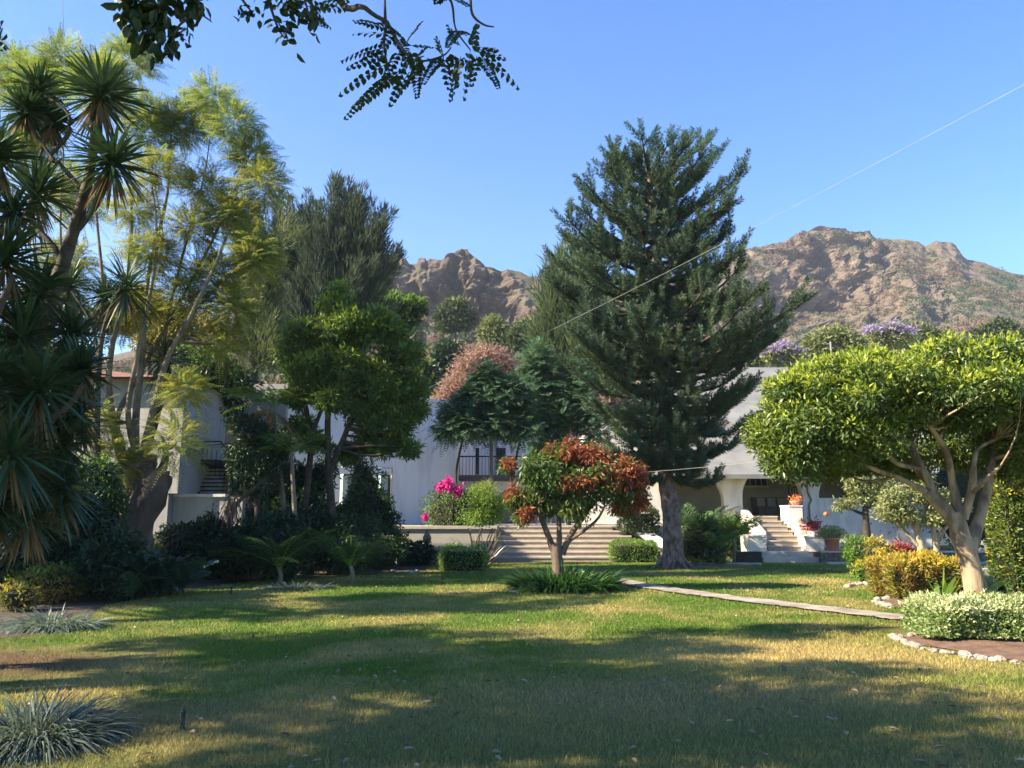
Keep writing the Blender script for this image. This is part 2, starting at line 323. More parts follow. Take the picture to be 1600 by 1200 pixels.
# path from the agapanthus bed to the right
def ribbon(name, pts, width, z, mat):
    pts = np.array(pts, float); q = []
    for i in range(len(pts) - 1):
        for t_ in np.linspace(0, 1, 12, endpoint=False): q.append(pts[i]*(1 - t_) + pts[i+1]*t_)
    q.append(pts[-1]); q = np.array(q); tn = nrm(np.gradient(q, axis=0)); nn = np.stack([-tn[:, 1], tn[:, 0]], 1)
    wv = width/2 * (1 + .12*rng.normal(size=(len(q), 1))*.8)
    V = np.concatenate([np.c_[q + nn*wv, np.full(len(q), z)], np.c_[q - nn*wv, np.full(len(q), z)]]); k = len(q); i = np.arange(k - 1)
    mb = MB(); mb.add(V, np.stack([i + k, i + k + 1, i + 1, i], 1)); return mb.build(name, mat)
pp = [G(950, 905)[:2], G(985, 913)[:2], G(1060, 925)[:2], G(1150, 937)[:2], G(1260, 950)[:2], G(1380, 964)[:2], G(1480, 975)[:2], G(1650, 996)[:2]]
tag(ribbon('path', pp, .62, .034, gravel), kind='structure')
# ---------------------------------------------------------------- generic plants
def clumpset(blobs, Y, cr, q=1.5, shell=.45):
    """blobs given as (px, py, rx, ry, depth offset) at distance Y; returns clump centres"""
    C, Rr = [], []
    for b_ in blobs:
        px, py, rx, ry = b_[:4]; dY = b_[4] if len(b_) > 4 else 0; s = (Y + dY) / FPX
        a, c_ = rx*s, ry*s; dep = min(a, max(c_, a*.6)) if len(b_) < 6 else b_[5]; cen = P(px, py, Y + dY)
        n = max(3, int(q * (a*c_*dep)**(2/3) / cr**2 * 3.0)); u = rvec(n) * (rng.random((n, 1))**shell)
        sc_ = np.maximum(np.array([a, dep, c_]) - cr*.75, .05)
        C.append(cen + u * sc_); Rr.append(np.full(n, cr) * (.7 + .6*rng.random(n)))
    return np.concatenate(C), np.concatenate(Rr)
def put_leaves(mb, C, Rr, n, L, W, m=0, flat=.75, droop=.25, up=.5, young=None, oval=False, yz=.35, shellb=.5, lo=None):
    wgt = Rr**2; k = rng.choice(len(C), n, p=wgt/wgt.sum()); u = rvec(n); r = rng.random(n)**shellb
    pos = C[k] + u * (r * Rr[k])[:, None] * np.array([1, 1, flat])
    d = nrm(u*.8 + rvec(n)*.9 - np.array([0, 0, droop])); nr = nrm(np.array([0, 0, up]) + u*.4 + rvec(n)*.6)
    if lo is not None: keep = pos[:, 2] > lo; pos, d, nr, u, k, r = pos[keep], d[keep], nr[keep], u[keep], k[keep], r[keep]
    n = len(pos); Ls = L*(.65 + .7*rng.random(n)); Ws = W*(.7 + .6*rng.random(n))
    if young is not None:
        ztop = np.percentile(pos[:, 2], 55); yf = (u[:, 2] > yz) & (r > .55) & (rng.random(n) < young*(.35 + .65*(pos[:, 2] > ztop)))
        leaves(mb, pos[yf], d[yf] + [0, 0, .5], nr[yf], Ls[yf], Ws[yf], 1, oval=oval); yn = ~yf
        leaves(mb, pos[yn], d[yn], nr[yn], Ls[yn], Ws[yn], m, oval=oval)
    else: leaves(mb, pos, d, nr, Ls, Ws, m, oval=oval)
    return pos
def curve(p0, p1, sag=.12, n=6, wig=.04):
    p0, p1 = np.asarray(p0, float), np.asarray(p1, float); t = np.linspace(0, 1, n)[:, None]; l = np.linalg.norm(p1 - p0)
    off = rng.normal(size=3)*wig*l; return p0*(1 - t) + p1*t + np.sin(t*math.pi)*(off + np.array([0, 0, -sag*l]))
def smoothpts(pts, rad, k=5):
    pts = np.array(pts, float); rad = np.array(rad, float); out, ro = [], []
    for i in range(len(pts) - 1):
        a, b_, c_, d = pts[max(i-1, 0)], pts[i], pts[i+1], pts[min(i+2, len(pts)-1)]
        for t_ in np.linspace(0, 1, k, endpoint=False):
            out.append(.5*((2*b_) + (c_ - a)*t_ + (2*a - 5*b_ + 4*c_ - d)*t_*t_ + (3*b_ - a - 3*c_ + d)*t_**3)); ro.append(rad[i]*(1 - t_) + rad[i+1]*t_)
    out.append(pts[-1]); ro.append(rad[-1]); return np.array(out), np.array(ro)
def limbs_px(mb, limbs, Y, n=9, wob=.05):
    """limbs: lists of (px, py, radius in metres, depth offset)"""
    nodes = []
    for ii, lb in enumerate(limbs):
        pts = [P(q[0], q[1], Y + (q[3] if len(q) > 3 else 0)) for q in lb]; rad = [q[2] for q in lb]
        if ii == 0:
            if pts[0][2] > .05: pts.insert(0, pts[0]*[1, 1, 0]); rad.insert(0, rad[0]*1.25)
            else: pts[0] = pts[0]*[1, 1, 0]
        p_, r_ = smoothpts(pts, rad); mb.tube(p_, r_, n, wob=wob); nodes.append(np.c_[p_, r_])
    return np.concatenate(nodes)
def twigs(mb, nodes, C, r0=.03, maxn=260, n=5, sag=.08, zpref=.5):
    idx = rng.permutation(len(C))[:maxn]
    for i in idx:
        c_ = C[i]; d = np.linalg.norm((nodes[:, :3] - c_) * [1, 1, 1], axis=1) + np.maximum(0, nodes[:, 2] - c_[2]) * zpref
        j = int(np.argmin(d + .001*rng.random(len(d)))); p0 = nodes[j, :3]
        rr = min(nodes[j, 3]*.7, r0 + .012*np.linalg.norm(p0 - c_)); pts = curve(p0, c_, sag*rng.normal(), 6, .06); mb.tube(pts, np.linspace(rr, rr*.2, 6), n)
def tree(name, label, cat, Y, limbs, blobs, leaf, bk, n, L, W, cr=.35, q=1.5, young=None, group=None, flat=.75, droop=.25, oval=False, base=None, r0=.03, maxn=200, shell=.45, up=.5, yz=.35, wob=.05, extra=None, shellb=.5):
    b0 = limbs[0][0]; loc = base if base is not None else P(b0[0], b0[1], Y); loc = np.array([loc[0], loc[1], max(0, loc[2])])
    T = thing(name, label, cat, loc, group); tb = MB(); nodes = limbs_px(tb, limbs, Y, wob=wob); C, Rr = clumpset(blobs, Y, cr, q, shell)
    twigs(tb, nodes, C, r0, maxn); tb.build('trunk', bk, T, smooth=True)
    cb = MB(); put_leaves(cb, C, Rr, n, L, W, young=young, flat=flat, droop=droop, oval=oval, up=up, yz=yz, shellb=shellb)
    cb.build('crown', leaf, T)
    return T, C, Rr
def bush(name, label, cat, c, rx, ry, h, leaf, n, L, W, group=None, cr=None, young=None, flat=.9, core=True, oval=False, stems=6, z0=0, up=.4, droop=.1, lift=0):
    """rounded shrub standing at c=(x,y,z0): short stems, twiggy core, leaf clumps"""
    T = thing(name, label, cat, (c[0], c[1], z0), group); cr = cr or min(rx, h/2)*.45
    sb = MB(); cz = z0 + lift + (h - lift)*.5
    for i in range(stems):
        a = rng.random()*6.28; sb.tube(curve((c[0] + .05*math.cos(a), c[1] + .05*math.sin(a), z0), (c[0] + rx*.6*math.cos(a), c[1] + ry*.6*math.sin(a), cz + rng.random()*(h - lift)*.3), -.05), np.linspace(.022, .006, 6)*max(1, h), 5)
    sb.build('stem', bark, T, smooth=True)
    k = max(8, int(5*(rx*ry*h)**(2/3)/cr**2)); u = rvec(k)*rng.random((k, 1))**.3; C = np.array([c[0], c[1], cz]) + u*np.maximum(np.array([rx, ry, (h - lift)*.5]) - cr*.6, .04)
    mb = MB(); mats = list(leaf) if isinstance(leaf, (list, tuple)) else [leaf]; Rr = cr*(.7 + .6*rng.random(k))
    put_leaves(mb, C, Rr, n, L, W, young=young, flat=flat, oval=oval, up=up, droop=droop, lo=z0 + .02)
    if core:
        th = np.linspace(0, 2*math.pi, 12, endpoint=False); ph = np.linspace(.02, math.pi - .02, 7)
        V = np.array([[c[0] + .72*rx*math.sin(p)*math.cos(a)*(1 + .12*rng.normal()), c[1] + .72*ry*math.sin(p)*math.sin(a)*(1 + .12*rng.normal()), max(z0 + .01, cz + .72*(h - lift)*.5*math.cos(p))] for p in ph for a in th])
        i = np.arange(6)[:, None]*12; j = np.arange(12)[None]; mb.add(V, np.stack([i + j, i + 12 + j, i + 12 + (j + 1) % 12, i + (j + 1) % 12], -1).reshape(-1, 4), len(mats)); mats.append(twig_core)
    mb.build('foliage', mats, T); return T
def hedge(name, label, cat, x0, y0, x1, y1, h, leaf, n, L, W, group=None, z0=0, z1=0.06, young=0, lump=.06, oval=False, curve_r=0, up=.4):
    """clipped hedge over a rectangle, twiggy inside, leaves in a lumpy skin"""
    cx, cy = (x0 + x1)/2, (y0 + y1)/2; T = thing(name, label, cat, (cx, cy, z0), group); mats = list(leaf) if isinstance(leaf, (list, tuple)) else [leaf]
    mb = MB(); hx, hy = (x1 - x0)/2, (y1 - y0)/2
    A = [hx*2*hy*2, hx*2*h, hx*2*h, hy*2*h, hy*2*h]; k = rng.choice(5, n, p=np.array(A)/sum(A)); u, v_ = rng.random(n), rng.random(n)
    pos = np.zeros((n, 3)); nr = np.zeros((n, 3))
    for f in range(5):
        q = k == f; m_ = q.sum()
        if f == 0: pos[q] = np.c_[(u[q]*2 - 1)*hx, (v_[q]*2 - 1)*hy, np.full(m_, h)]; nr[q] = (0, 0, 1)
        if f == 1: pos[q] = np.c_[(u[q]*2 - 1)*hx, np.full(m_, -hy), v_[q]*h]; nr[q] = (0, -1, .2)
        if f == 2: pos[q] = np.c_[(u[q]*2 - 1)*hx, np.full(m_, hy), v_[q]*h]; nr[q] = (0, 1, .2)
        if f == 3: pos[q] = np.c_[np.full(m_, -hx), (u[q]*2 - 1)*hy, v_[q]*h]; nr[q] = (-1, 0, .2)
        if f == 4: pos[q] = np.c_[np.full(m_, hx), (u[q]*2 - 1)*hy, v_[q]*h]; nr[q] = (1, 0, .2)
    # round the corners a little and add lumps
    e = np.maximum(np.abs(pos[:, 0])/hx, np.abs(pos[:, 1])/hy); rr = np.clip((np.abs(pos[:, 0])/hx)**6 + (np.abs(pos[:, 1])/hy)**6 + (np.clip(pos[:, 2]/h, 0, 1))**8, 1, 3)
    pos[:, :2] *= (rr**-.09)[:, None]; pos[:, 2] *= rr**-.06
    ln = np.array([mnoise.noise(Vector((a*2.3 + cx, b_*2.3, c_*2.3))) for a, b_, c_ in pos]) ; pos += nrm(nr)*(ln*lump*2 + rng.normal(size=n)*lump*.45 - lump*.3)[:, None]
    pos[:, 2] = np.maximum(pos[:, 2], z1); pos += [cx, cy, z0]
    d = nrm(nr*.7 + rvec(n)*.8 + [0, 0, .35]); nn = nrm(nr*.5 + rvec(n)*.7 + [0, 0, up]); Ls = L*(.6 + .8*rng.random(n)); Ws = W*(.7 + .6*rng.random(n))
    yf = rng.random(n) < young*(.25 + .75*(pos[:, 2] > z0 + h*.8)); leaves(mb, pos[~yf], d[~yf], nn[~yf], Ls[~yf], Ws[~yf], 0, oval=oval)
    if yf.any(): leaves(mb, pos[yf], d[yf], nn[yf], Ls[yf], Ws[yf], 1, oval=oval)
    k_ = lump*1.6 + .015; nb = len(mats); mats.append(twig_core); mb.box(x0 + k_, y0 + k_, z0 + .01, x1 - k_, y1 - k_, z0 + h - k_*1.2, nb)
    mb.build('foliage', mats, T)
    sb = MB()
    for i in range(max(3, int((x1 - x0)*3))):
        a = x0 + .08 + (x1 - x0 - .16)*rng.random(); bb = y0 + .08 + (y1 - y0 - .16)*rng.random(); sb.tube([(a, bb, z0), (a + .03*rng.normal(), bb, z0 + .2*h), (a + .06*rng.normal(), bb, z0 + .6*h)], [.014, .011, .006], 5)
    sb.build('stem', bark, T); return T
def strap(name, label, cat, c, r, n, L, W, leaf, droop=.5, lean=.8, group=None, z0=0, part='leaf_blades', K=4, ry=None):
    T = thing(name, label, cat, (c[0], c[1], z0), group); ry = ry or r; a = rng.random(n)*6.28; q = np.sqrt(rng.random(n))
    pos = np.c_[c[0] + r*q*np.cos(a), c[1] + ry*q*np.sin(a), np.full(n, z0)]; d = np.c_[np.cos(a)*lean*(.25 + q) + rng.normal(size=n)*.25, np.sin(a)*lean*(.25 + q) + rng.normal(size=n)*.25, .75 + .35*rng.random(n)]
    mb = MB(); blades(mb, pos, d, L*(.6 + .6*rng.random(n)), W*(.7 + .6*rng.random(n)), droop*(.5 + rng.random(n)), K)
    mb.build(part, leaf, T); return T
# ---------------------------------------------------------------- mountains
def hillmat(name, dk):
  m_rock, t, b = newmat(name)
  tc = t.nodes.new('ShaderNodeTexCoord'); v = tc.outputs['Object']; g = t.nodes.new('ShaderNodeNewGeometry'); sx = t.nodes.new('ShaderNodeSeparateXYZ'); t.links.new(g.outputs['True Normal'], sx.inputs[0])
  mp = t.nodes.new('ShaderNodeMapping'); mp.inputs['Scale'].default_value = (.4, .4, 1.6); mp.inputs['Rotation'].default_value = (.12, .2, 0); t.links.new(v, mp.inputs[0])
  rock = ramp(t, noise_n(t, .16, 8, .7, vec=mp.outputs[0]), [(.34, (.075*dk, .056*dk, .048*dk)), (.5, (.19*dk, .14*dk, .11*dk)), (.68, (.31*dk, .235*dk, .18*dk))])
  scrub = ramp(t, noise_n(t, .07, 8, .75, vec=v), [(.34, (.10, .105, .055)), (.48, (.15, .12, .08)), (.62, (.21, .155, .11)), (.75, (.26, .20, .13))])
  ad = t.nodes.new('ShaderNodeMath'); ad.operation = 'MULTIPLY_ADD'; t.links.new(noise_n(t, .05, 5, .7, vec=v), ad.inputs[0]); ad.inputs[1].default_value = .5; t.links.new(sx.outputs['Z'], ad.inputs[2])
  c = mixc(t, smooth_fac(t, ad.outputs[0], .86, .62), scrub, rock)
  t.links.new(c, b.inputs['Base Color']); b.inputs['Roughness'].default_value = .95; b.inputs['Specular IOR Level'].default_value = .1
  bump(t, b, noise_n(t, .5, 8, .75, vec=mp.outputs[0]), 1, 1.6)
  return m_rock
m_rock = {'hill_terrain': hillmat('hill_rock', 1.0), 'crag_terrain': hillmat('crag_rock', .62)}
def fbm(x, y, z, o=4): return mnoise.fractal(Vector((x, y, z)), 1.0, 2.1, o)
TERR = {}
def mountain(name, prof, Y0, Yr, foot, p0, p1, dx, nrow, cliffs, amp, seed):
    """terrain that climbs from Y0 to a ridge at Yr; cliffs = (px centre, half width, strength)"""
    pr = np.array(prof, float); cols = np.arange(p0, p1 + dx, dx); rows = np.linspace(0, 1, nrow); V = np.zeros((nrow + 4, len(cols), 3))
    for j, px in enumerate(cols):
        ry = np.interp(px, pr[:, 0], pr[:, 1]); cl = sum(k*math.exp(-((px - c_)/h_)**2) for c_, h_, k in cliffs); cl = min(cl, .9)
        for i, t_ in enumerate(rows):
            base = t_**.9; s1 = min(1, max(0, (t_ - .0)/.58)); s2 = s1*s1*(3 - 2*s1)*.93 + .07*t_; y = Y0 + (Yr - Y0)*(base*(1 - cl) + s2*cl)
            p = P(px, foot + (ry - foot)*t_, y); edge = min(1, t_*5)
            a = fbm(p[0]/38 + seed, p[1]/60, p[2]/85, 4); r_ = 1 - abs(fbm(p[0]/16 + seed, p[1]/45, p[2]/34 + 5, 4)); st = fbm(p[0]/40, p[1]/40, (p[2] + p[0]*.16)/4.5 + seed, 3); cv = abs(fbm(p[0]/17 + seed*3, p[1]/60, p[2]/75, 3)); cv = max(0, .16 - cv)/.16 * min(1, cl*1.4); f = fbm(p[0]/6, p[1]/9, p[2]/6 + seed, 4)
            k = amp*edge*(.20 + 1.05*cl); taper = 1 if t_ < .78 else 1 - .85*(t_ - .78)/.22
            p[1] += k*((-.9*a*1.4 - r_*.9 - .28*f)*taper - .34*st + 1.1*cv*min(1, t_*2)*taper)*1.2; p[0] += k*.3*f*taper; p[2] += (k*.10*f + amp*.05*a*edge)*taper + k*.05*f
            if name == 'hill_terrain':
                rc = max(0, 1 - (abs(px - 1287 + 22*(t_ - .7))/24)**4)*max(0, 1 - (abs(t_ - .74)/.135)**4); rc2 = max(0, 1 - (abs(px - 1385 + 60*(t_ - .85))/14)**2)*max(0, 1 - (abs(t_ - .86)/.10)**2); p[1] += 24*rc + 16*rc2
            V[i, j] = p
        for q in range(4):
            pb = V[nrow - 1, j].copy(); pb[1] += (q + 1)*Yr*.05; pb[2] -= (q + 1)**1.5*pb[2]*.07; V[nrow + q, j] = pb
    nc = len(cols); i = (np.arange(nrow + 3)[:, None]*nc + np.arange(nc - 1)[None]).ravel(); mb = MB(); mb.add(V.reshape(-1, 3), np.stack([i, i + 1, i + nc + 1, i + nc], 1))
    o = mb.build(name, m_rock[name]); tag(o, kind='structure'); TERR[name] = V[:nrow]; return V
mountain('hill_terrain', [(900, 470), (1000, 440), (1060, 430), (1122, 409), (1162, 388), (1203, 384), (1225, 379), (1256, 360), (1275, 356), (1316, 360), (1337, 363), (1353, 362), (1366, 371), (1409, 374), (1431, 379), (1444, 385), (1456, 380), (1475, 379), (1491, 384), (1512, 405), (1537, 410), (1581, 427), (1600, 430), (1700, 450), (1850, 480), (2100, 560)],
         100, 430, 640, 900, 2100, 2.0, 150, [(1270, 80, .85), (1370, 45, .5), (1470, 40, .35), (1180, 50, .4)], 12.5, 3.1)
mountain('crag_terrain', [(-300, 640), (0, 590), (250, 540), (400, 470), (520, 425), (600, 402), (617, 399), (634, 407), (642, 415), (652, 411), (656, 403), (665, 403), (668, 409), (672, 404), (682, 406), (688, 409), (695, 403), (705, 395), (717, 388), (730, 388), (738, 396), (745, 409), (763, 416), (784, 426), (801, 423), (813, 426), (830, 435), (849, 437), (900, 450), (960, 470), (1100, 540)],
         75, 265, 640, -300, 1100, 2.0, 150, [(720, 60, .95), (620, 30, .7), (790, 30, .5)], 12, 8.4)
# scrub on the slopes: nobody could count it
def scrub_on(name, label, key, n, rad, mat, lo, hi, test=None, sub=34, leaf=.9):
    V = TERR[key]; nr_, nc, _ = V.shape; i = rng.integers(int(lo*nr_), int(hi*nr_) - 1, n); j = rng.integers(1, nc - 1, n); c = V[i, j]
    keep = np.array([mnoise.noise(Vector((p[0]/45, p[1]/45, 7.7 + len(name)))) > -.05 for p in c])
    if test is not None: keep &= test(c, i/nr_, j/nc)
    c = c[keep]; n = len(c); r = rad*(.5 + .9*rng.random(n)); k = np.repeat(np.arange(n), sub); u = rvec(len(k)); u[:, 2] = np.abs(u[:, 2])
    pos = c[k] + u*r[k][:, None]*np.array([1, 1, .95])*(.5 + .5*rng.random((len(k), 1)))
    mb = MB(); leaves(mb, pos, rvec(len(k)) + u*.6, u + rvec(len(k))*.6, leaf*(.6 + .8*rng.random(len(k))), leaf*.7); o = mb.build(name, mat); tag(o, label, 'scrub', kind='stuff'); return c
scrub_on('green_scrub', 'dull green scrub and small trees over the right mountain', 'hill_terrain', 5200, 1.9, LF['hill_g'], .05, .99, sub=26)
scrub_on('pine_scrub', 'dark conifers gathered below the cliff of the right mountain', 'hill_terrain', 2600, 2.6, leafm('hill_pine', (.04, .07, .035), (.09, .125, .06), None, .15, .8, .1), .1, .97,
         lambda c, a, b_: np.array([any(abs(p[0]/p[1]*1200 + 800 - q[0]) < q[1] and abs((1 - z_) - q[2]) < q[3] for q in ((1300, 45, .58, .10), (1470, 90, .22, .12), (1545, 70, .12, .12), (1530, 20, .5, .14), (1600, 80, .8, .1), (1330, 60, .05, .04))) for p, z_ in zip(c, a)]))
scrub_on('dry_scrub', 'dry reddish brush covering the right mountain', 'hill_terrain', 11000, 1.5, LF['hill_d'], .03, .99)
scrub_on('crag_scrub', 'green brush on the slope below the rocky crag', 'crag_terrain', 3800, 2.3, LF['hill_g'], .02, .52, sub=44)
scrub_on('crag_dry_scrub', 'dry reddish brush below and on top of the rocky crag', 'crag_terrain', 4200, 1.6, LF['hill_d'], .02, .98, sub=40)
# ---------------------------------------------------------------- terrace, steps
TY, TZ = 28.6, 1.155
xa, xb = X(545, 27.2), X(965, TY); mb = MB()
mb.box(X(520, 27.4), 28.62, 0, X(1150, 30), 60, TZ - .004)
tag(mb.build('terrace', concrete), kind='structure')
T = thing('retaining_wall', 'long shaded plaster wall of the terrace left of the wide steps', 'wall', (X(650, 27.4), 27.4, 0))
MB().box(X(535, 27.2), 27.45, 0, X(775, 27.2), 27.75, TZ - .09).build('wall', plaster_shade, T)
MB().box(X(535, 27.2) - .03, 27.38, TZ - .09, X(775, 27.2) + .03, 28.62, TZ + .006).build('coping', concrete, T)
T = thing('planter_wall', 'low pale planter ledge below the terrace wall', 'wall', (X(650, 26.6), 26.6, 0))
MB().box(X(610, 26.4), 26.3, 0, X(680, 26.4), 26.6, .42).build('wall', concrete, T); MB().box(X(610, 26.4) - .03, 26.25, .42, X(680, 26.4) + .03, 26.65, .48).build('coping', concrete, T)
T = thing('wide_steps', 'broad concrete garden steps climbing to the terrace behind the red-leaved tree', 'steps', (X(880, 26.4), 26.4, 0))
xl = X(735, 26.4)
for i in range(7):
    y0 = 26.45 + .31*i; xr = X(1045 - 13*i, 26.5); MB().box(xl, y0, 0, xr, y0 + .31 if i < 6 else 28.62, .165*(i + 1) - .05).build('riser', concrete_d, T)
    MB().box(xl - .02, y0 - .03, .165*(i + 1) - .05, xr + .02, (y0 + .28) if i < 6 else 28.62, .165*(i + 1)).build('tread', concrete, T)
T = thing('ramp_wall', 'sloping pale side wall at the right end of the wide steps', 'wall', (X(1020, 27), 27, 0))
mb = MB(); x0, x1 = X(1042, 26.5) + .05, X(1062, 26.5); V = [[x0, 26.5, 0], [x1, 26.5, 0], [x1, 28.6, 0], [x0, 28.6, 0], [x0 - .1, 26.5, .30], [x1, 26.5, .30], [x1 - .9, 28.6, 1.2], [x0 - 1.3, 28.6, 1.2]]
mb.add(V, [[0,3,2,1],[4,5,6,7],[0,1,5,4],[1,2,6,5],[2,3,7,6],[3,0,4,7]]); mb.build('wall', plaster_w, T)
# right house steps
T = thing('porch_steps', 'narrow concrete steps rising to the arched porch on the right', 'steps', (X(1225, 26), 26, 0))
PZ = 1.50; ys = 25.9
MB().box(X(1189, 25.9), ys, 0, X(1276, 25.9), ys + .4, .17).build('step', concrete, T)
MB().box(X(1192, 25.9), ys + .4, 0, X(1274, 25.9), ys + 1.0, .34).build('step', concrete, T)
for i in range(7):
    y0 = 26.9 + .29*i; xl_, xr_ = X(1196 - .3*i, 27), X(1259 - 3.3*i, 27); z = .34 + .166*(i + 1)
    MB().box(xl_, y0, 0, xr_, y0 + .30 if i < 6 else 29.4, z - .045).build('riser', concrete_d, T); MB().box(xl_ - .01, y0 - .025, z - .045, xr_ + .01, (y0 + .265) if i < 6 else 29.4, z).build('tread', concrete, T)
for nm, a, b_, yy, zt, dep, lab in (('planter_block', 1166, 1195, 26.5, .82, .8, 'large pale planter block left of the porch steps'), ('cheek_block', 1256, 1284, 26.5, .80, .7, 'lowest pale block on the right side of the porch steps'),
        ('cheek_block', 1247, 1263, 27.3, 1.18, .7, 'middle pale block on the right side of the porch steps'), ('cheek_block', 1233, 1254, 28.1, 1.84, .9, 'topmost pale block beside the porch entrance carrying a small pot')):
    o = MB().box(X(a, yy), yy, 0, X(b_, yy), yy + dep, zt).box(X(a, yy) - .02, yy - .02, zt, X(b_, yy) + .02, yy + dep + .02, zt + .05).build(nm, plaster_w); tag(o, lab, 'planter' if 'planter' in nm else 'block')
T = thing('stair_parapet', 'white sloping parapet on the left of the porch steps', 'wall', (X(1186, 27.4), 27.4, 0)); mb = MB(); x0, x1 = X(1181, 27.4), X(1194, 27.4)
mb.add([[x0, 27.3, 0], [x1, 27.3, 0], [x1, 29.3, 0], [x0, 29.3, 0], [x0, 27.3, 1.0], [x1, 27.3, .95], [x1, 29.3, 1.75], [x0, 29.3, 1.8]], [[0,3,2,1],[4,5,6,7],[0,1,5,4],[1,2,6,5],[2,3,7,6],[3,0,4,7]]); mb.build('wall', plaster_w, T)
# ---------------------------------------------------------------- right house
H = thing('arcade_house', 'pale house with an arched porch and grey sloping roof behind the tall conifer', 'house', (X(1200, 29.5), 29.5, 0))
HY = 29.45
def archwall(mb, x0, x1, zb, zt, y0, y1, ops, n=18):
    """wall with round arches: ops = (xa, xb, z of spring line)"""
    xs = [x0]; 
    segs = []; cur = x0
    for xa_, xb_, zs in ops:
        if xa_ > cur: segs.append((cur, xa_, zb, zb))
        r = (xb_ - xa_)/2; c_ = (xa_ + xb_)/2; q = c_ - r*np.cos(np.linspace(0, math.pi, n + 1)); zz = zs + np.sqrt(np.maximum(0, r*r - (q - c_)**2))
        for i in range(n): segs.append((q[i], q[i+1], zz[i], zz[i+1]))
        cur = xb_
    if cur < x1: segs.append((cur, x1, zb, zb))
    for a, b_, za, zb_ in segs:
        V = [[a, y0, za], [b_, y0, zb_], [b_, y1, zb_], [a, y1, za], [a, y0, zt], [b_, y0, zt], [b_, y1, zt], [a, y1, zt]]
        F = [[0,3,2,1],[4,5,6,7],[0,1,5,4],[2,3,7,6]]
        mb.add(V, F)
    for xa_, xb_, zs in ops:
        for xx in (xa_, xb_): mb.add([[xx, y0, zb], [xx, y1, zb], [xx, y1, zs], [xx, y0, zs]], [[0, 1, 2, 3]])
    for xx in (x0, x1): mb.add([[xx, y0, zb], [xx, y1, zb], [xx, y1, zt], [xx, y0, zt]], [[0, 1, 2, 3]])
mb = MB(); EZ = Z(742, 28.7)
archwall(mb, X(1003, HY), X(1560, HY), 0.2, EZ + .35, HY, HY + .38, [(X(1040, HY), X(1132, HY), 2.05), (X(1161, HY), X(1256, HY), 2.2), (X(1281, HY), X(1400, HY), 2.15), (X(1425, HY), X(1530, HY), 2.15)])
mb.build('arcade_wall', plaster_w, H)
MB().box(X(1003, HY), HY + .4, PZ - .2, X(1560, HY), 36, PZ).build('porch_floor', concrete, H)
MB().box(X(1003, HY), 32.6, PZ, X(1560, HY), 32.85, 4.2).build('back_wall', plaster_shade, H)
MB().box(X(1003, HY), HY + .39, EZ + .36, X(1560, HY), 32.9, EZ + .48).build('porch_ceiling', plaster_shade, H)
mb = MB(); ze, zr = EZ + .02, Z(574, 36.5); a, b_ = X(1012, 28.7), X(1600, 28.7); a2, b2 = X(1030, 36.5), X(1640, 36.5)
mb.add([[a, 28.65, ze], [b_, 28.65, ze], [b2, 36.5, zr], [a2, 36.5, zr], [a, 28.65, ze - .16], [b_, 28.65, ze - .16], [b2, 36.5, zr - .2], [a2, 36.5, zr - .2]], [[0,1,2,3],[7,6,5,4],[4,5,1,0],[5,6,2,1],[6,7,3,2],[7,4,0,3]])
mb.build('roof', roof_grey, H)
mb = MB(); mb.box(a2, 36.6, 1, b2, 36.9, zr - .25); mb.build('rear_wall', plaster_w, H)
MB().box(X(1003, 31), 30.4, 0, X(1026, 31), 31.6, Z(592, 31)).build('side_tower', plaster_w, H)
tb = MB(); tb.tube([(X(1263, HY), HY - .05, 3.2), (X(1263, HY), HY - .05, 2.4), (X(1268, HY), HY - .05, 2.1), (X(1264, HY), HY - .05, 1.9), (X(1264, HY), HY - .05, 1.2)], .035, 7); tb.build('drainpipe', bark_grey, H)
W_ = MB(); wx0, wx1 = X(1165, 32.5), X(1201, 32.5); W_.box(wx0, 32.53, Z(758, 32.5), wx1, 32.57, Z(728, 32.5)); wf = W_.build('window', glass_d, H)
fb = MB(); fb.box(wx0 - .08, 32.48, Z(760, 32.5) - .04, wx1 + .08, 32.595, Z(760, 32.5) + .02); 
for q in np.linspace(wx0, wx1, 5): fb.box(q - .015, 32.49, Z(758, 32.5), q + .015, 32.52, Z(728, 32.5))
fb.build('window_frame', plaster_w, wf)
gt = MB(); gx0, gx1 = X(1235, HY + .5), X(1254, HY + .5); gy = HY + .55; g0, g1 = PZ, Z(745, gy)
for q in (gx0, gx1): gt.box(q - .02, gy - .02, g0, q + .02, gy + .02, g1)
gt.box(gx0, gy - .015, g1 - .04, gx1, gy + .015, g1)
for k_ in range(9):
    cz = g0 + .12 + (g1 - g0 - .2)*k_/8; cx_ = (gx0 + gx1)/2; rr = .19; th = np.linspace(0, 2*math.pi*.92, 12) + k_*1.3
    gt.tube(np.c_[cx_ + rr*np.cos(th)*(1 - np.linspace(0, .6, 12)), np.full(12, gy), cz + rr*np.sin(th)*(1 - np.linspace(0, .6, 12))], .012, 5)
tag(gt.build('iron_gate', dark_metal), 'scrolled wrought iron gate leaf folded back in the porch arch', 'gate')
S = thing('sofa', 'brown cushioned bench against the porch back wall', 'sofa', (X(1205, 32), 32, PZ)); sx0, sx1 = X(1180, 32), X(1232, 32)
MB().box(sx0, 31.5, PZ, sx1, 32.4, PZ + .38).build('seat', fabric, S); MB().box(sx0, 32.2, PZ + .38, sx1, 32.5, PZ + .75).build('backrest', fabric, S)
for q in range(3): MB().box(sx0 + .1 + q*(sx1 - sx0 - .15)/3, 31.95, PZ + .385, sx0 + (q + 1)*(sx1 - sx0 - .1)/3, 32.19, PZ + .72, rz=.08*(q - 1)).build('cushion', plaster_shade, S)
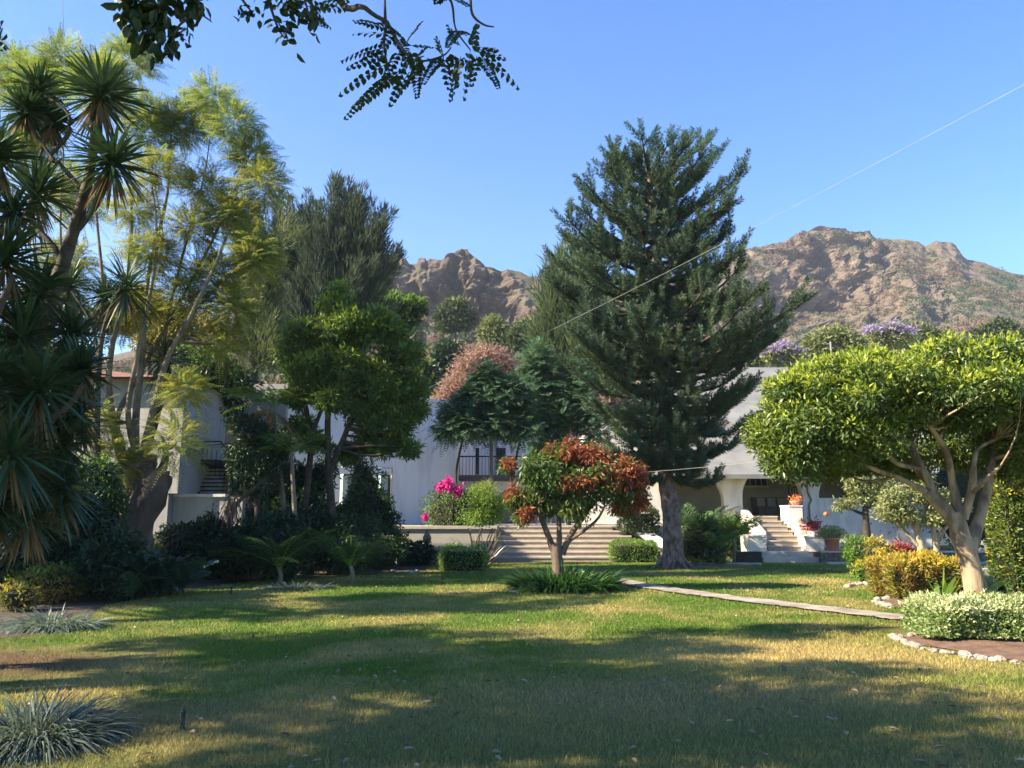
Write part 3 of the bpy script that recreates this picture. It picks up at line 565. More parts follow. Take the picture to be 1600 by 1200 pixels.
T = thing('parapet_wall', 'low rough pale wall right of the porch, half in shade', 'wall', (X(1350, 29.2), 29.2, 0)); MB().box(X(1281, 29.3), 29.60, .42, X(1460, 29.3), 29.83, Z(778, 29.5)).build('wall', plaster_w, T)
MB().box(X(1281, 29.3), 29.55, .33, X(1460, 29.3), 29.835, .415).build('plinth', plaster_w, T)
o = MB().box(X(1150, 25.6), 25.75, 0, X(1189, 25.6), 26.0, .36).build('bed_wall', bark_dark); tag(o, 'short dark stone wall at the foot of the porch steps on their left', 'wall')
T = thing('raised_bed', 'dark stone faced raised bed carrying the terracotta pot', 'planting bed', (X(1320, 25.8), 25.8, 0)); xe = X(1560, 25.8)
MB().box(X(1277, 25.8), 25.7, 0, xe, 25.95, .34).build('stone_face', solid('stone_dark', (.19, .15, .11), (.07, .055, .04), 9, bs=1), T); MB().box(X(1277, 25.8) - .01, 25.66, .34, xe, 26.0, .385).build('coping', concrete, T); MB().box(X(1277, 25.8), 26.01, 0, xe, 29.4, .33).build('soil', soil, T)
T = thing('bed_kerb', 'thin pale kerb in front of the raised bed', 'kerb', (X(1330, 25.2), 25.2, 0)); MB().box(X(1290, 25.1), 25.1, 0, X(1560, 25.1), 25.3, .07).build('kerb', concrete, T)
o = MB().box(X(1085, 25.3), 24.9, 0, X(1180, 25.3), 25.02, .06).build('bed_kerb', concrete); tag(o, 'thin pale kerb between the conifer and the porch steps', 'kerb')
# rooftop things
o = MB().tube([(X(1178, 36.7), 36.75, zr - .3), (X(1178, 36.7), 36.75, Z(538, 36.7))], .035, 6).box(X(1175, 36.7), 36.7, Z(545, 36.7), X(1178, 36.7), 36.8, Z(541, 36.7)).build('roof_mast', wire_m); tag(o, 'thin pale mast on the roof right of the tall conifer', 'mast')
o = MB().tube([(X(1318, 40), 40, 5), (X(1316, 40), 40, Z(534, 40))], .05, 6).build('roof_pipe', wire_m); tag(o, 'thin pale pipe sticking up left of the black water tank', 'pipe')
T = thing('water_tank', 'black plastic water tank showing above the clipped tree', 'water tank', (X(1329, 40), 40, 6.5)); zt = Z(562, 40); MB().lathe((X(1330, 40), 40.3, zt - .4), [(.5, 0), (.52, .2), (.52, .45), (.45, .62), (.25, .72), (.2, .78)], 20).build('tank_body', rubber, T, smooth=True)
MB().lathe((X(1330, 40), 40.3, zt + .38), [(.2, 0), (.2, .08), (.1, .1)], 14).build('lid', rubber, T)
T = thing('rear_house', 'pale block behind the arcade house carrying the water tank', 'house', (X(1335, 41), 41, 0)); MB().box(X(1250, 41), 39.4, 0, X(1500, 41), 45, zt - .42).build('wall', plaster_w, T); MB().box(X(1250, 41) - .1, 39.3, zt - .42, X(1500, 41) + .1, 45.1, zt - .4 + .002).build('roof_slab', concrete, T)
# ---------------------------------------------------------------- central white building
B = thing('white_building', 'plain white walled building behind the terrace', 'building', (X(600, 30), 30, 0)); zt = Z(613, 30)
def slab(mb, pA, pB, th, z0, z1, m=0):
    pA, pB = np.array(pA, float), np.array(pB, float); d = (pB - pA)/np.linalg.norm(pB - pA); nn = np.array([-d[1], d[0]])*th
    q = [pA, pB, pB + nn, pA + nn]; V = [[*a_, z0] for a_ in q] + [[*a_, z1] for a_ in q]; mb.add(V, [[0,3,2,1],[4,5,6,7],[0,1,5,4],[1,2,6,5],[2,3,7,6],[3,0,4,7]], m)
def onw(px):                       # point on the building's front, which recedes to the right
    k_ = (px - 430)/285; y = 30 + 3.3*k_; return np.array([X(px, y), y])
mb = MB(); slab(mb, onw(612), onw(713), .3, .9, zt); slab(mb, onw(395), onw(612), .3, Z(728, 31), zt); slab(mb, onw(395), onw(530), .3, .5, Z(728, 31)); slab(mb, onw(565), onw(590), .3, .9, Z(728, 31)); slab(mb, onw(713), onw(713) + [1.2, 7], .3, .9, zt)
mb.build('wall', plaster, B)
mb = MB(); slab(mb, onw(394) - [0, .08], onw(714) + [.05, -.08], .5, zt, zt + .12); mb.build('roof_edge', plaster, B)
for a, b_ in ((532, 563), (592, 611)):
    mb = MB(); slab(mb, onw(a) + [0, .35], onw(b_) + [0, .35], .05, .9, Z(728, 31)); wn = mb.build('window', glass_d, B); fb = MB(); slab(fb, onw(a) + [0, .25], onw((a + b_)/2 + 2) + [0, .25], .04, 1.9, Z(742, 31)); fb.build('blind', glass_b, wn)
    fb = MB(); slab(fb, onw(a - 3) - [0, .15], onw(b_) - [0, .15], .14, Z(740, 31), Z(730, 31)); fb.build('lintel', plaster, wn)
# house behind the terrace with balcony and low arches
B = thing('balcony_house', 'shaded house with a railed balcony over low arches behind the terrace', 'house', (X(800, 34), 34, TZ)); y = 34.0
mb = MB(); archwall(mb, X(716, y), X(1000, y), TZ, Z(752, y), y, y + .3, [(X(722, y), X(757, y), 1.7), (X(764, y), X(840, y), 1.55), (X(850, y), X(925, y), 1.55)]); mb.build('arcade_wall', plaster, B)
MB().box(X(708, 33.7), 33.6, Z(752, y) + .003, X(915, 33.7), 36.5, Z(743, y)).build('balcony_slab', solid('slab_dark', (.13, .11, .10), (.09, .08, .07)), B)
MB().box(X(716, y), 37, TZ, X(1000, y), 37.3, Z(655, y)).build('back_wall', plaster, B)
MB().box(X(912, 33.7), 33.4, TZ, X(1002, 33.7), 37.4, Z(655, 33.7)).build('end_block', plaster, B)
mb = MB()
for q in np.arange(X(712, 33.7), X(910, 33.7), .14): mb.box(q, 33.66, Z(743, y), q + .02, 33.68, Z(715, y))
mb.box(X(710, 33.7), 33.64, Z(715, y), X(912, 33.7), 33.7, Z(713, y)); mb.build('railing', dark_metal, B)
for a, b_ in ((730, 748), (775, 790), (830, 850)):
    wn = MB().box(X(a, 37), 36.94, Z(742, 37), X(b_, 37), 36.99, Z(700, 37)).build('window', glass_d, B)
    MB().box(X(a, 37) - .06, 36.9, Z(700, 37), X(b_, 37) + .06, 36.985, Z(700, 37) + .08).build('window_frame', plaster, wn)
# garden chairs on the terrace
def chair(x, y, rz, label):
    T = thing('garden_chair', label, 'chair', (x, y, TZ), 'white metal chairs on the terrace'); 
    for sx_ in (-1, 1):
        for sy_ in (-1, 1): MB().tube([(x + sx_*.2, y + sy_*.2, TZ), (x + sx_*.17, y + sy_*.17, TZ + .44)], .014, 5).build('leg', white_metal, T)
    MB().box(x - .21, y - .21, TZ + .44, x + .21, y + .21, TZ + .465).build('seat', white_metal, T)
    mb = MB(); mb.tube([(x - .2, y + .2, TZ + .46), (x - .21, y + .27, TZ + .9), (x + .21, y + .27, TZ + .9), (x + .2, y + .2, TZ + .46)], .014, 5)
    for q in np.linspace(-.14, .14, 5): mb.box(x + q - .012, y + .225, TZ + .47, x + q + .012, y + .24, TZ + .88)
    mb.build('backrest', white_metal, T); T.rotation_euler = (0, 0, rz)
chair(X(826, 29.8), 29.8, .6, 'white metal garden chair farthest left on the terrace'); chair(X(850, 30.3), 30.3, -.4, 'white metal garden chair just left of the red-leaved tree trunk'); chair(X(872, 29.6), 29.6, 2.4, 'white metal garden chair behind the red-leaved tree fork')
T = thing('sun_umbrella', 'folded white umbrella leaning behind the terrace chairs', 'umbrella', (X(868, 30.2), 30.2, TZ)); mb = MB(); mb.tube([(X(868, 30.2), 30.2, TZ), (X(870, 30.2), 30.2, TZ + .7)], .02, 6); mb.build('pole', white_metal, T)
mb = MB(); mb.tube([P(855, 802, 30.2), P(862, 797, 30.2), P(872, 790, 30.2), P(880, 787, 30.2)], [.03, .10, .09, .03], 9, wob=.12); mb.build('canopy', white_metal, T)
# ---------------------------------------------------------------- left building
B = thing('left_building', 'white two storey building with a red tiled roof edge behind the many stemmed tree', 'building', (X(200, 21), 21, 0)); y = 21.0; z1 = Z(592, y); z0 = Z(771, y)
xw0, xw1 = P(60, 690, y)[0], P(283, 690, y)[0]
MB().box(xw0, y, z0, xw1, y + 3.2, z1).build('wall', plaster_dimmed, B)
mb = MB(); mb.add([[xw0 - .1, y - .35, z1 + .003], [xw1 + .15, y - .35, z1 + .003], [xw1 + .15, y + 3.3, z1 + .003], [xw0 - .1, y + 3.3, z1 + .003], [xw0, y + .1, z1 + .42], [xw1 - 1, y + .1, z1 + .12], [xw1 - 1, y + 3, z1 + .12], [xw0, y + 3, z1 + .42]], [[0,3,2,1],[4,5,6,7],[0,1,5,4],[1,2,6,5],[2,3,7,6],[3,0,4,7]]); mb.build('roof', rooftile, B)
MB().box(X(238, y), y + .02, 0, X(261, y), y + .5, z0 - .002).build('column', plaster_dimmed, B)
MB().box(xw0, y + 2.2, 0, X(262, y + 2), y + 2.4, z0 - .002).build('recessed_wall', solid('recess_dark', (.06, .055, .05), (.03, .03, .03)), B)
MB().box(X(262, y), y + .3, Z(822, y), X(372, y), y + .55, Z(776, y)).build('low_wall', plaster_dimmed, B); MB().box(X(262, y), y + .25, Z(776, y), X(345, y), y + .6, Z(771.5, y)).build('ledge', plaster, B)
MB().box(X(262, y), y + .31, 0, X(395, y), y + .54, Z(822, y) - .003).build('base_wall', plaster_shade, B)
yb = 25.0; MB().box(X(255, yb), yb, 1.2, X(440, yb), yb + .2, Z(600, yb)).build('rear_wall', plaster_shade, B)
for a, b_, c_, d_, m_ in ((278, 304, 655, 765, glass_d), (308, 330, 640, 765, glass_b), (334, 366, 640, 700, glass_d), (343, 356, 628, 655, glass_b), (358, 372, 630, 655, glass_b)):
    wn = MB().box(X(a, yb), yb - .06 - .01*(a % 3), Z(d_, yb), X(b_, yb), yb - .01, Z(c_, yb)).build('window', m_, B)
    fr = MB(); 
    for q in (a, b_): fr.box(X(q, yb) - .03, yb - .12, Z(d_, yb), X(q, yb) + .03, yb - .085, Z(c_, yb))
    fr.box(X(a, yb), yb - .115, Z(c_, yb) - .03, X(b_, yb), yb - .09, Z(c_, yb) + .03); fr.build('window_frame', dark_metal, wn)
MB().box(X(268, 23), 22.4, Z(728, 23), X(345, 23), 24.9, Z(720, 23)).build('landing', dark_metal, B)
T = thing('steel_stair', 'dark steel staircase with railing beside the left building', 'staircase', (X(335, 22.6), 22.6, 1.2))
for i in range(9):
    zz = Z(772 - 6.2*i, 22.6); xx = X(352 - 3.0*i, 22.6); MB().box(xx - .62, 22.3 + .1*i, zz - .03, xx + .62, 22.6 + .1*i, zz).build('tread', dark_metal, T)
for q in (303, 371):
    sb = MB(); sb.tube([P(q + 8, 776, 22.3), P(q - 14 + 8, 716, 23.4)], .04, 6); sb.build('stringer', dark_metal, T)
rb = MB(); rb.tube([P(380, 745, 22.3), P(345, 690, 22.6), P(290, 690, 22.6)], .022, 6); rb.tube([P(322, 696, 22.5), P(362, 693, 22.5)], .014, 6); 
for q in range(12): a_ = P(378 - 7*q, 768 - 4*min(q, 9), 22.4); rb.tube([a_, a_ + [0, 0, .75]], .011, 5)
rb.build('railing', dark_metal, T)
# ---------------------------------------------------------------- tall tiered conifer
def araucaria():
    Y = 23.4; b0 = np.array([P(1052, 888, 23.4)[0], 23.4, 0]); T = thing('norfolk_pine', 'tall dark tiered conifer with rope like branches standing right of the wide steps', 'tree', (b0[0], Y, 0))
    ax_px = [(1052, 890), (1049, 800), (1040, 740), (1036, 600), (1030, 450), (1020, 330), (1012, 250), (1010, 235)]; r = [.30, .27, .24, .22, .17, .11, .05, .02]
    pts = np.array([P(a, c_, Y) for a, c_ in ax_px]); pts[0, 2] = 0; pp_, rr_ = smoothpts(pts, r, 6); tb = MB(); tb.tube(pp_, rr_*(1 + .25*np.exp(-pp_[:, 2]*3)), 14, wob=.05)
    for a in np.linspace(0, 6.28, 7): tb.tube([(b0[0] + .25*math.cos(a), Y + .25*math.sin(a), .3), (b0[0] + .62*math.cos(a), Y + .6*math.sin(a), -.02)], [.10, .03], 6)
    tb.build('trunk', bark_rough, T, smooth=True)
    lef = [(190, 955), (215, 932), (262, 928), (300, 935), (335, 868), (355, 900), (380, 852), (410, 890), (430, 870), (470, 862), (520, 872), (560, 885), (600, 915), (640, 940), (680, 955), (715, 965), (738, 985)]
    rig = [(190, 1100), (215, 1138), (238, 1158), (270, 1130), (310, 1178), (340, 1150), (370, 1198), (400, 1150), (440, 1180), (465, 1222), (500, 1235), (540, 1228), (580, 1200), (620, 1172), (660, 1152), (700, 1142), (738, 1120)]
    lef, rig = np.array(lef, float), np.array(rig, float); br = MB(); N = []; D = []; tipf = []
    zs = np.linspace(0, 1, 33)**.95
    for w_, tt in enumerate(zs):
        py = 272 + (738 - 272)*tt; pxc = np.interp(py, [c_ for a, c_ in ax_px][::-1], [a for a, c_ in ax_px][::-1]); cen = P(pxc, py, Y); nb = 6 if tt > .15 else 5
        for k in range(nb):
            a = 2*math.pi*(k + rng.random()*.7)/nb + w_*1.1; ca, sa = math.cos(a), math.sin(a); s = Y/FPX
            rise = .38*max(0, 1 - tt*2.2)**1.2 + .14*(1 - tt) - .30*max(0, tt - .5) + .1*rng.normal(); Lb = .8
            for it in range(4):
                pt = max(200, py - (rise + .16)*Lb/s); lim = (np.interp(pt, rig[:, 0], rig[:, 1]) - pxc) if ca > 0 else (pxc - np.interp(pt, lef[:, 0], lef[:, 1])); both = .35*(np.interp(pt, rig[:, 0], rig[:, 1]) - np.interp(pt, lef[:, 0], lef[:, 1]))
                Lb = .5*Lb + .5*max(.3, (abs(ca)*lim + abs(sa)*both)*s)
            Lb *= (1.04 if rng.random() < .22 else .55 + .36*rng.random()) - .1*(abs(sa) > .8); tq = np.linspace(0, 1, 9)[:, None]
            dirh = np.array([ca, sa, 0]); path = cen + dirh*Lb*tq*[1, 1, 1] + np.array([0, 0, 1])*(Lb*(rise*tq - .13*np.sin(tq*math.pi)*(tt*.9 + .3) + .14*tq**3)); path[:, 2] += 0
            br.tube(path, np.linspace(.05 + .012*Lb, .012, 9), 5); side = np.cross(dirh, [0, 0, 1])
            tn = nrm(np.gradient(path, axis=0)); nt_ = int(3 + Lb*2.7)
            for q in range(nt_):
                u = .22 + .78*(q/nt_)**.85; i = u*8; i0 = int(min(i, 7)); p0 = path[i0]*(1 - (i - i0)) + path[i0+1]*(i - i0); sg = 1 if q % 2 else -1
                lt = (.72 + .5*rng.random())*(1.05 - .45*u)*min(1, .45 + Lb*.3); d = nrm(tn[i0]*.85 + sg*side*(.85 + .25*rng.normal()) + np.array([0, 0, .05 + .12*rng.normal()])); N.append(p0); D.append(np.r_[d, lt, u])
            N.append(path[-2]); D.append(np.r_[tn[-1] + [0, 0, .2], .5, 1.])
    br.build('branch_tiers', bark_dark, T, smooth=True)
    N = np.array(N); D = np.array(D); K = 190; n = len(N); k = np.repeat(np.arange(n), K); u = np.tile(np.linspace(0, 1, K), n); d = nrm(D[k, :3]); L = D[k, 3]
    pos = N[k] + d*(L*u)[:, None] + np.array([0, 0, 1])*(L*.34*u*u)[:, None]; tan = nrm(d + np.array([0, 0, 1])*(.65*u)[:, None]); rad = nrm(np.cross(tan, rvec(len(k)))); up = np.array([0, 0, .45])
    dd = nrm(tan*.62 + rad + up*.35); nl = .165*(1 - .15*u*u)*(.45 + .55*np.minimum(1, u*4))*(.8 + .4*rng.random(len(k))); cb = MB(); top = pos[:, 2] > P(0, 245, Y)[2]
    leaves(cb, pos[~top], dd[~top], rvec((~top).sum()), nl[~top], .022); leaves(cb, pos[top], dd[top], rvec(top.sum()), nl[top], .021, 1)
    # upright new growth at the summit
    for q in range(26):
        a = rng.random()*6.28; p0 = P(1008 + 22*rng.normal(), 240 + 14*rng.random(), Y) + [0, .5*rng.normal(), 0]; d = nrm(np.array([math.cos(a)*.55, math.sin(a)*.4, 1.0 + .3*rng.random()])); m_ = 60; u = np.linspace(0, 1, m_)[:, None]; L = .35 + .35*rng.random(); r_ = nrm(np.cross(d, rvec(m_)))
        leaves(cb, p0 + d*L*u, d*1.4 + r_, rvec(m_), .08, .018, 1)
    cb.build('crown', [LF['needle'], LF['needle_t']], T)
araucaria()
# ---------------------------------------------------------------- clipped tree on the right
tree('clipped_tree', 'wide flat clipped tree with pale smooth multiple limbs on the right of the lawn', 'tree', 10.6,
     [[(1530, 965, 0.178), (1528, 940, 0.157), (1515, 880, 0.128), (1500, 835, 0.128), (1490, 800, 0.103)], [(1492, 815, 0.103), (1470, 790, 0.091), (1448, 768, 0.073)], [(1450, 770, 0.042), (1405, 747, 0.033, .1), (1370, 735, 0.030, -.1), (1320, 712, 0.018, -.2)],
      [(1470, 792, 0.061), (1448, 745, 0.051), (1428, 705, 0.042, .1), (1420, 668, 0.030, .3)], [(1440, 733, 0.033), (1398, 722, 0.030, -.3), (1384, 690, 0.027, -.4), (1372, 650, 0.018, -.5)], [(1498, 800, 0.073), (1488, 752, 0.051), (1478, 705, 0.042, -.2), (1452, 665, 0.027, -.4)],
      [(1505, 810, 0.067), (1518, 765, 0.055, -.1), (1522, 722, 0.036, -.2), (1530, 700, 0.027, -.1), (1560, 684, 0.021, 0)], [(1520, 770, 0.030, -.2), (1548, 742, 0.025, -.5), (1562, 730, 0.018, -.6)], [(1515, 860, 0.100), (1536, 790, 0.067, .2), (1548, 740, 0.048, .3), (1556, 690, 0.030, .5)],
      [(1340, 722, 0.012, -.2), (1300, 700, 0.008, -.3)], [(1470, 780, 0.048, .2), (1400, 700, 0.030, 1.0), (1330, 660, 0.018, 1.2)], [(1525, 760, 0.042, .3), (1600, 690, 0.030, .9), (1680, 650, 0.018, 1.2)]],
     [(1226, 668, 54, 84, 0, .8), (1262, 645, 76, 92, .5, .9), (1320, 640, 90, 98, -.2, 1.2), (1400, 622, 95, 84, .2, 1.4), (1480, 612, 95, 78, -.1, 1.5), (1560, 612, 95, 84, .3, 1.5), (1650, 615, 95, 92, 0, 1.5), (1730, 630, 80, 90, 0, 1.2), (1590, 690, 70, 55, .5, 1.0), (1240, 716, 50, 40, .2, .8), (1295, 722, 52, 34, .9, .8), (1350, 715, 70, 36, 1.3, .7), (1420, 715, 70, 40, 1.9, .6), (1500, 705, 60, 40, 2.0, .6), (1580, 715, 70, 44, 1.9, .6), (1200, 690, 30, 50, 0, .6), (1225, 610, 36, 34, .1, .6), (1280, 585, 40, 26, .1, .8), (1345, 572, 36, 24, .3, .8), (1450, 556, 36, 20, .1, .9), (1540, 552, 34, 18, .1, .9), (1620, 552, 40, 18, .1, .9), (1680, 700, 90, 60, .4, 1.2)],
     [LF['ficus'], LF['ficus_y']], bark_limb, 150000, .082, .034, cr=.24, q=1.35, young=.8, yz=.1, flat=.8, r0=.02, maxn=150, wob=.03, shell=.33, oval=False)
# ---------------------------------------------------------------- red leaved tree in the middle with its ring of straps
Yr = float(G(872, 922)[1])
tree('red_leaved_tree', 'small round tree with hanging rust red and green leaves in the middle of the lawn', 'tree', Yr,
     [[(873, 925, .15), (872, 890, .13), (870, 868, .13), (868, 850, .11)], [(866, 862, .08), (856, 835, .065), (846, 810, .055), (838, 785, .04)], [(873, 860, .07), (874, 830, .055), (872, 800, .05, .2), (870, 770, .04, .3)], [(878, 866, .08), (890, 840, .065), (905, 815, .055), (918, 790, .04)], [(905, 815, .035), (935, 780, .03), (960, 760, .02)], [(846, 808, .03), (815, 780, .02), (800, 760, .012)], [(886, 848, .04), (930, 815, .03, -.3), (945, 790, .02, -.4)]],
     [(840, 740, 38, 40, 0), (880, 722, 45, 38, .1), (925, 718, 42, 34, 0), (975, 755, 40, 48, 0), (945, 745, 40, 45, -.3), (860, 775, 45, 38, .2), (825, 785, 34, 28, 0), (905, 785, 42, 38, -.2), (795, 725, 18, 16, .1), (815, 808, 18, 16, 0), (802, 782, 14, 20, 0), (975, 792, 32, 14, .1), (893, 700, 20, 12, 0), (862, 703, 15, 12, .2), (835, 735, 30, 30, -.4), (860, 740, 30, 34, -.5), (900, 750, 34, 24, -.5)],
     [LF['mango'], LF['mango']], bark, 12500, .13, .042, cr=.16, q=1.3, flat=.9, droop=.9, up=.2, r0=.014, maxn=110)
T_ = [o for o in bpy.data.objects if o.name == 'red_leaved_tree'][0]
C, Rr = clumpset([(960, 738, 40, 36, -.3), (990, 752, 28, 42, -.1), (930, 712, 40, 22, -.2), (893, 706, 24, 12, -.3), (893, 690, 14, 10, 0), (872, 712, 20, 12, .1), (985, 785, 34, 16, -.1), (802, 770, 12, 16, 0), (900, 752, 30, 14, -.6), (795, 722, 12, 10, -.1), (862, 700, 12, 12, .2), (822, 800, 14, 8, -.3)], Yr, .16, 1.7)
mb = MB(); put_leaves(mb, C, Rr, 7000, .13, .042, droop=.9, up=.2); mb.build('red_leaves', LF['mango_r'], T_)
strap('agapanthus', 'ring of dark green strap leaves around the red-leaved tree', 'plant', (X(880, Yr), Yr - .05), .95, 2600, .78, .036, LF['aga'], .5, .8, ry=.55)
o = MB().lathe((X(802, Yr - .5), Yr - .45, 0), [(.16, 0), (.17, .02), (.12, .05), (.03, .06)], 9).build('stone', stone_w); tag(o, 'flat pale stone at the left edge of the strap leaf ring', 'stone')
# ---------------------------------------------------------------- giant yuccas at the left
def yucca(name, label, Y, limbs, heads, Lb=.62):
    b0 = P(*limbs[0][0][:2], Y); T = thing(name, label, 'yucca', (b0[0], Y, 0)); tb = MB(); limbs_px(tb, [[(q[0], q[1], q[2]*.6, *q[3:]) for q in lb] for lb in limbs], Y, 10, .08); tb.build('trunk', bark_dark, T, smooth=True)
    hb = MB(); db = MB()
    for hd in heads:
        px, py, r = hd[:3]; dY = hd[3] if len(hd) > 3 else 0; c = P(px, py, Y + dY); L = r*(Y + dY)/FPX; n = int(150 + 40*rng.random()); d = rvec(n); d[:, 2] = d[:, 2]*.9 + .32
        core = rng.random(n)**.7; pos = c + nrm(d)*.03 + np.c_[np.zeros(n), np.zeros(n), -(core)*L*.35 + .05]; blades(hb, pos, d, L*(.75 + .4*rng.random(n)), .036 + .01*rng.random(n), .14 + .12*rng.random(n), 4)
        n = 34; a = rng.random(n)*6.28; d = np.c_[np.cos(a)*.5, np.sin(a)*.5, -np.ones(n)]; blades(db, c + np.c_[.06*np.cos(a), .06*np.sin(a), -L*.25 - .25*L*rng.random(n)], d, L*(.5 + .35*rng.random(n)), .03, .1, 3)
    hb.build('leaf_rosettes', LF['yucca'], T); db.build('dead_leaves', LF['yucca_dead'], T); return T
yucca('yucca_tree', 'tall giant yucca whose thick leaning trunk carries the highest sword leaf heads at the left', 8.6,
      [[(-30, 900, .22), (0, 740, .19), (28, 620, .17), (75, 480, .14), (112, 370, .115), (140, 270, .09), (152, 180, .07), (160, 140, .05)], [(112, 370, .07), (150, 320, .06), (168, 280, .05), (178, 240, .04)], [(78, 470, .06), (92, 400, .055), (45, 340, .05), (52, 310, .04)], [(84, 252, .045), (78, 245, .03), (95, 225, .045), (108, 205, .045), (105, 175, .03), (70, 150, .025)], [(130, 300, .05, .1), (95, 258, .045, .1), (84, 252, .04, .1)], [(84, 250, .035), (60, 215, .03), (45, 185, .025)], [(60, 250, .03), (78, 200, .02), (80, 190, .02)]],
      [(158, 140, 84), (176, 245, 80, -.2), (55, 295, 84, .2), (62, 138, 50, .2), (42, 172, 46), (80, 190, 42, .3)])
yucca('yucca_tree', 'shorter giant yucca with drooping heads crowding the lower left edge', 7.4,
      [[(-60, 980, .2), (-30, 800, .17), (10, 700, .14), (40, 660, .10), (60, 630, .07)], [(-30, 790, .12), (-40, 600, .1), (-20, 420, .08), (0, 260, .05)], [(-20, 760, .1), (20, 760, .07), (30, 745, .05)], [(-38, 560, .07), (0, 480, .06), (20, 430, .04)], [(10, 700, .06), (100, 640, .05), (130, 600, .04)]],
      [(62, 600, 95), (-8, 235, 74), (18, 700, 95, -.3), (8, 395, 88, .2), (128, 575, 66, .5), (35, 520, 82, .4), (95, 690, 70, .6), (-20, 590, 90, -.2), (-10, 790, 70, 0), (-35, 480, 92, .2), (62, 452, 66, .7), (112, 520, 58, .9), (35, 650, 80, .5), (95, 755, 66, .5), (122, 640, 62, .8), (45, 800, 70, .3), (20, 330, 56, .6)])
yucca('yucca_tree', 'slender giant yucca with a head against the feathery tree stems', 16.4,
      [[(150, 900, .15), (150, 700, .13), (155, 560, .1), (170, 490, .08), (196, 440, .06)], [(155, 560, .06), (140, 500, .05), (112, 455, .04)]], [(198, 440, 68), (108, 440, 52, .3), (165, 458, 45, .4)])
yucca('yucca_tree', 'giant yucca with one spiky head in front of the left building roof', 18.3,
      [[(222, 860, .17), (228, 720, .14), (248, 640, .12), (262, 570, .09), (258, 545, .06)]], [(258, 552, 56)])
# ---------------------------------------------------------------- feathery many stemmed tree
def feathery(name, label, Y, limbs, blobs, n, L, mats, bk, cr=.5, q=1.2, maxn=160, nl=13, lL=.11, lW=.020, base=None, droop=.3, gfrac=.45, r0=.02, twist=.4, tr=7):
    b0 = P(*limbs[0][0][:2], Y); T = thing(name, label, 'tree', (b0[0], Y, 0)); tb = MB(); nodes = limbs_px(tb, [limbs[0]] + [[(q[0], q[1], q[2]*.66, *q[3:]) for q in lb] for lb in limbs[1:]], Y, tr, .04); C, Rr = clumpset(blobs, Y, cr, q, .5); twigs(tb, nodes, C, r0, maxn, 5, .04, .9); tb.build('trunk', bk, T, smooth=True)
    k = rng.integers(0, len(C), n); u = rvec(n); pos = C[k] + u*(Rr[k]*rng.random(n)**.5)[:, None]*.8; d = nrm(u*[1, 1, .5] + rvec(n)*.5 + [0, 0, .25]); cb = MB()
    zt = np.percentile(pos[:, 2], 60); g = rng.random(n) < np.where(pos[:, 2] > zt, gfrac + .35, gfrac - .25)
    for sel, m_ in ((g, 1), (~g, 0)):
        if sel.any(): fronds(cb, pos[sel], d[sel], L*(.7 + .6*rng.random(sel.sum())), nl, lL, lW, droop, 1.15, .12, m_, roll=twist)
    cb.build('crown', mats, T); return T
T = feathery('feathery_tree', 'tall many stemmed tree with lacy yellow green leaves rising from a gnarled stump', 17.6,
      [[(190, 870, .62), (200, 820, .55), (205, 770, .50), (215, 730, .42), (225, 705, .30)],
       [(180, 770, .18), (150, 700, .13), (150, 600, .10, .2), (162, 480, .075, .3), (150, 330, .05, .4), (140, 180, .025, .4)], [(195, 740, .16), (175, 650, .12), (172, 560, .1, -.2), (200, 430, .07), (205, 300, .045), (190, 150, .02)],
       [(205, 740, .15), (182, 660, .1, .3), (215, 590, .08, .4), (265, 500, .06, .5), (330, 380, .045, .5), (395, 230, .02, .5)], [(210, 730, .17), (213, 640, .12, .2), (222, 560, .1, .2), (232, 430, .07, .3), (262, 300, .05, .3), (268, 170, .02, .4)],
       [(222, 720, .17), (240, 640, .13), (262, 560, .10), (300, 490, .09, -.2), (350, 380, .05, -.2), (372, 290, .03), (385, 230, .015)], [(215, 715, .14), (200, 640, .09, -.3), (222, 520, .07, -.4), (245, 380, .05, -.4), (230, 240, .03)],
       [(245, 625, .08, .4), (262, 500, .06, .6), (285, 400, .05, .7), (318, 280, .03, .7), (330, 200, .015)], [(300, 490, .055), (360, 430, .045, .3), (415, 400, .03, .4), (440, 330, .015, .3)], [(160, 700, .10), (120, 640, .08, .3), (115, 520, .06, .5), (95, 380, .045, .6), (100, 220, .02)],
       [(120, 520, .05, .4), (60, 420, .04, .9), (40, 250, .02, 1.2)], [(232, 430, .04, .3), (255, 380, .03, .5), (240, 280, .02, .3)], [(232, 765, .22), (255, 730, .16), (258, 700, .08), (252, 680, .02)]],
      [(150, 130, 55, 60), (205, 95, 40, 42, .5), (60, 135, 45, 50, .8), (95, 90, 36, 34, .3), (20, 120, 40, 60, 1.5), (230, 190, 45, 55), (290, 190, 48, 50, .4), (335, 160, 34, 45), (370, 195, 35, 38, -.2), (395, 245, 42, 45, .3), (410, 300, 35, 48), (250, 265, 45, 35, -.4), (315, 290, 50, 35, .3), (360, 340, 55, 45, .2), (240, 400, 60, 40), (330, 430, 55, 40, .4), (400, 390, 45, 50), (300, 360, 38, 30), (120, 300, 40, 60, 1), (210, 330, 30, 30), (280, 470, 50, 40, .3), (370, 480, 40, 40, .3), (350, 540, 45, 35, .6), (190, 500, 40, 40, .9), (110, 420, 50, 60, 1.5), (50, 240, 40, 60, 1.5), (290, 610, 28, 30, -.6), (150, 655, 26, 22, -.7), (275, 690, 14, 22, -.6), (178, 720, 20, 24, -.7), (220, 480, 40, 30, .3)],
      10500, .50, [LF['feather'], LF['feather_g']], bark_stem, cr=.5, q=1.0, maxn=170)
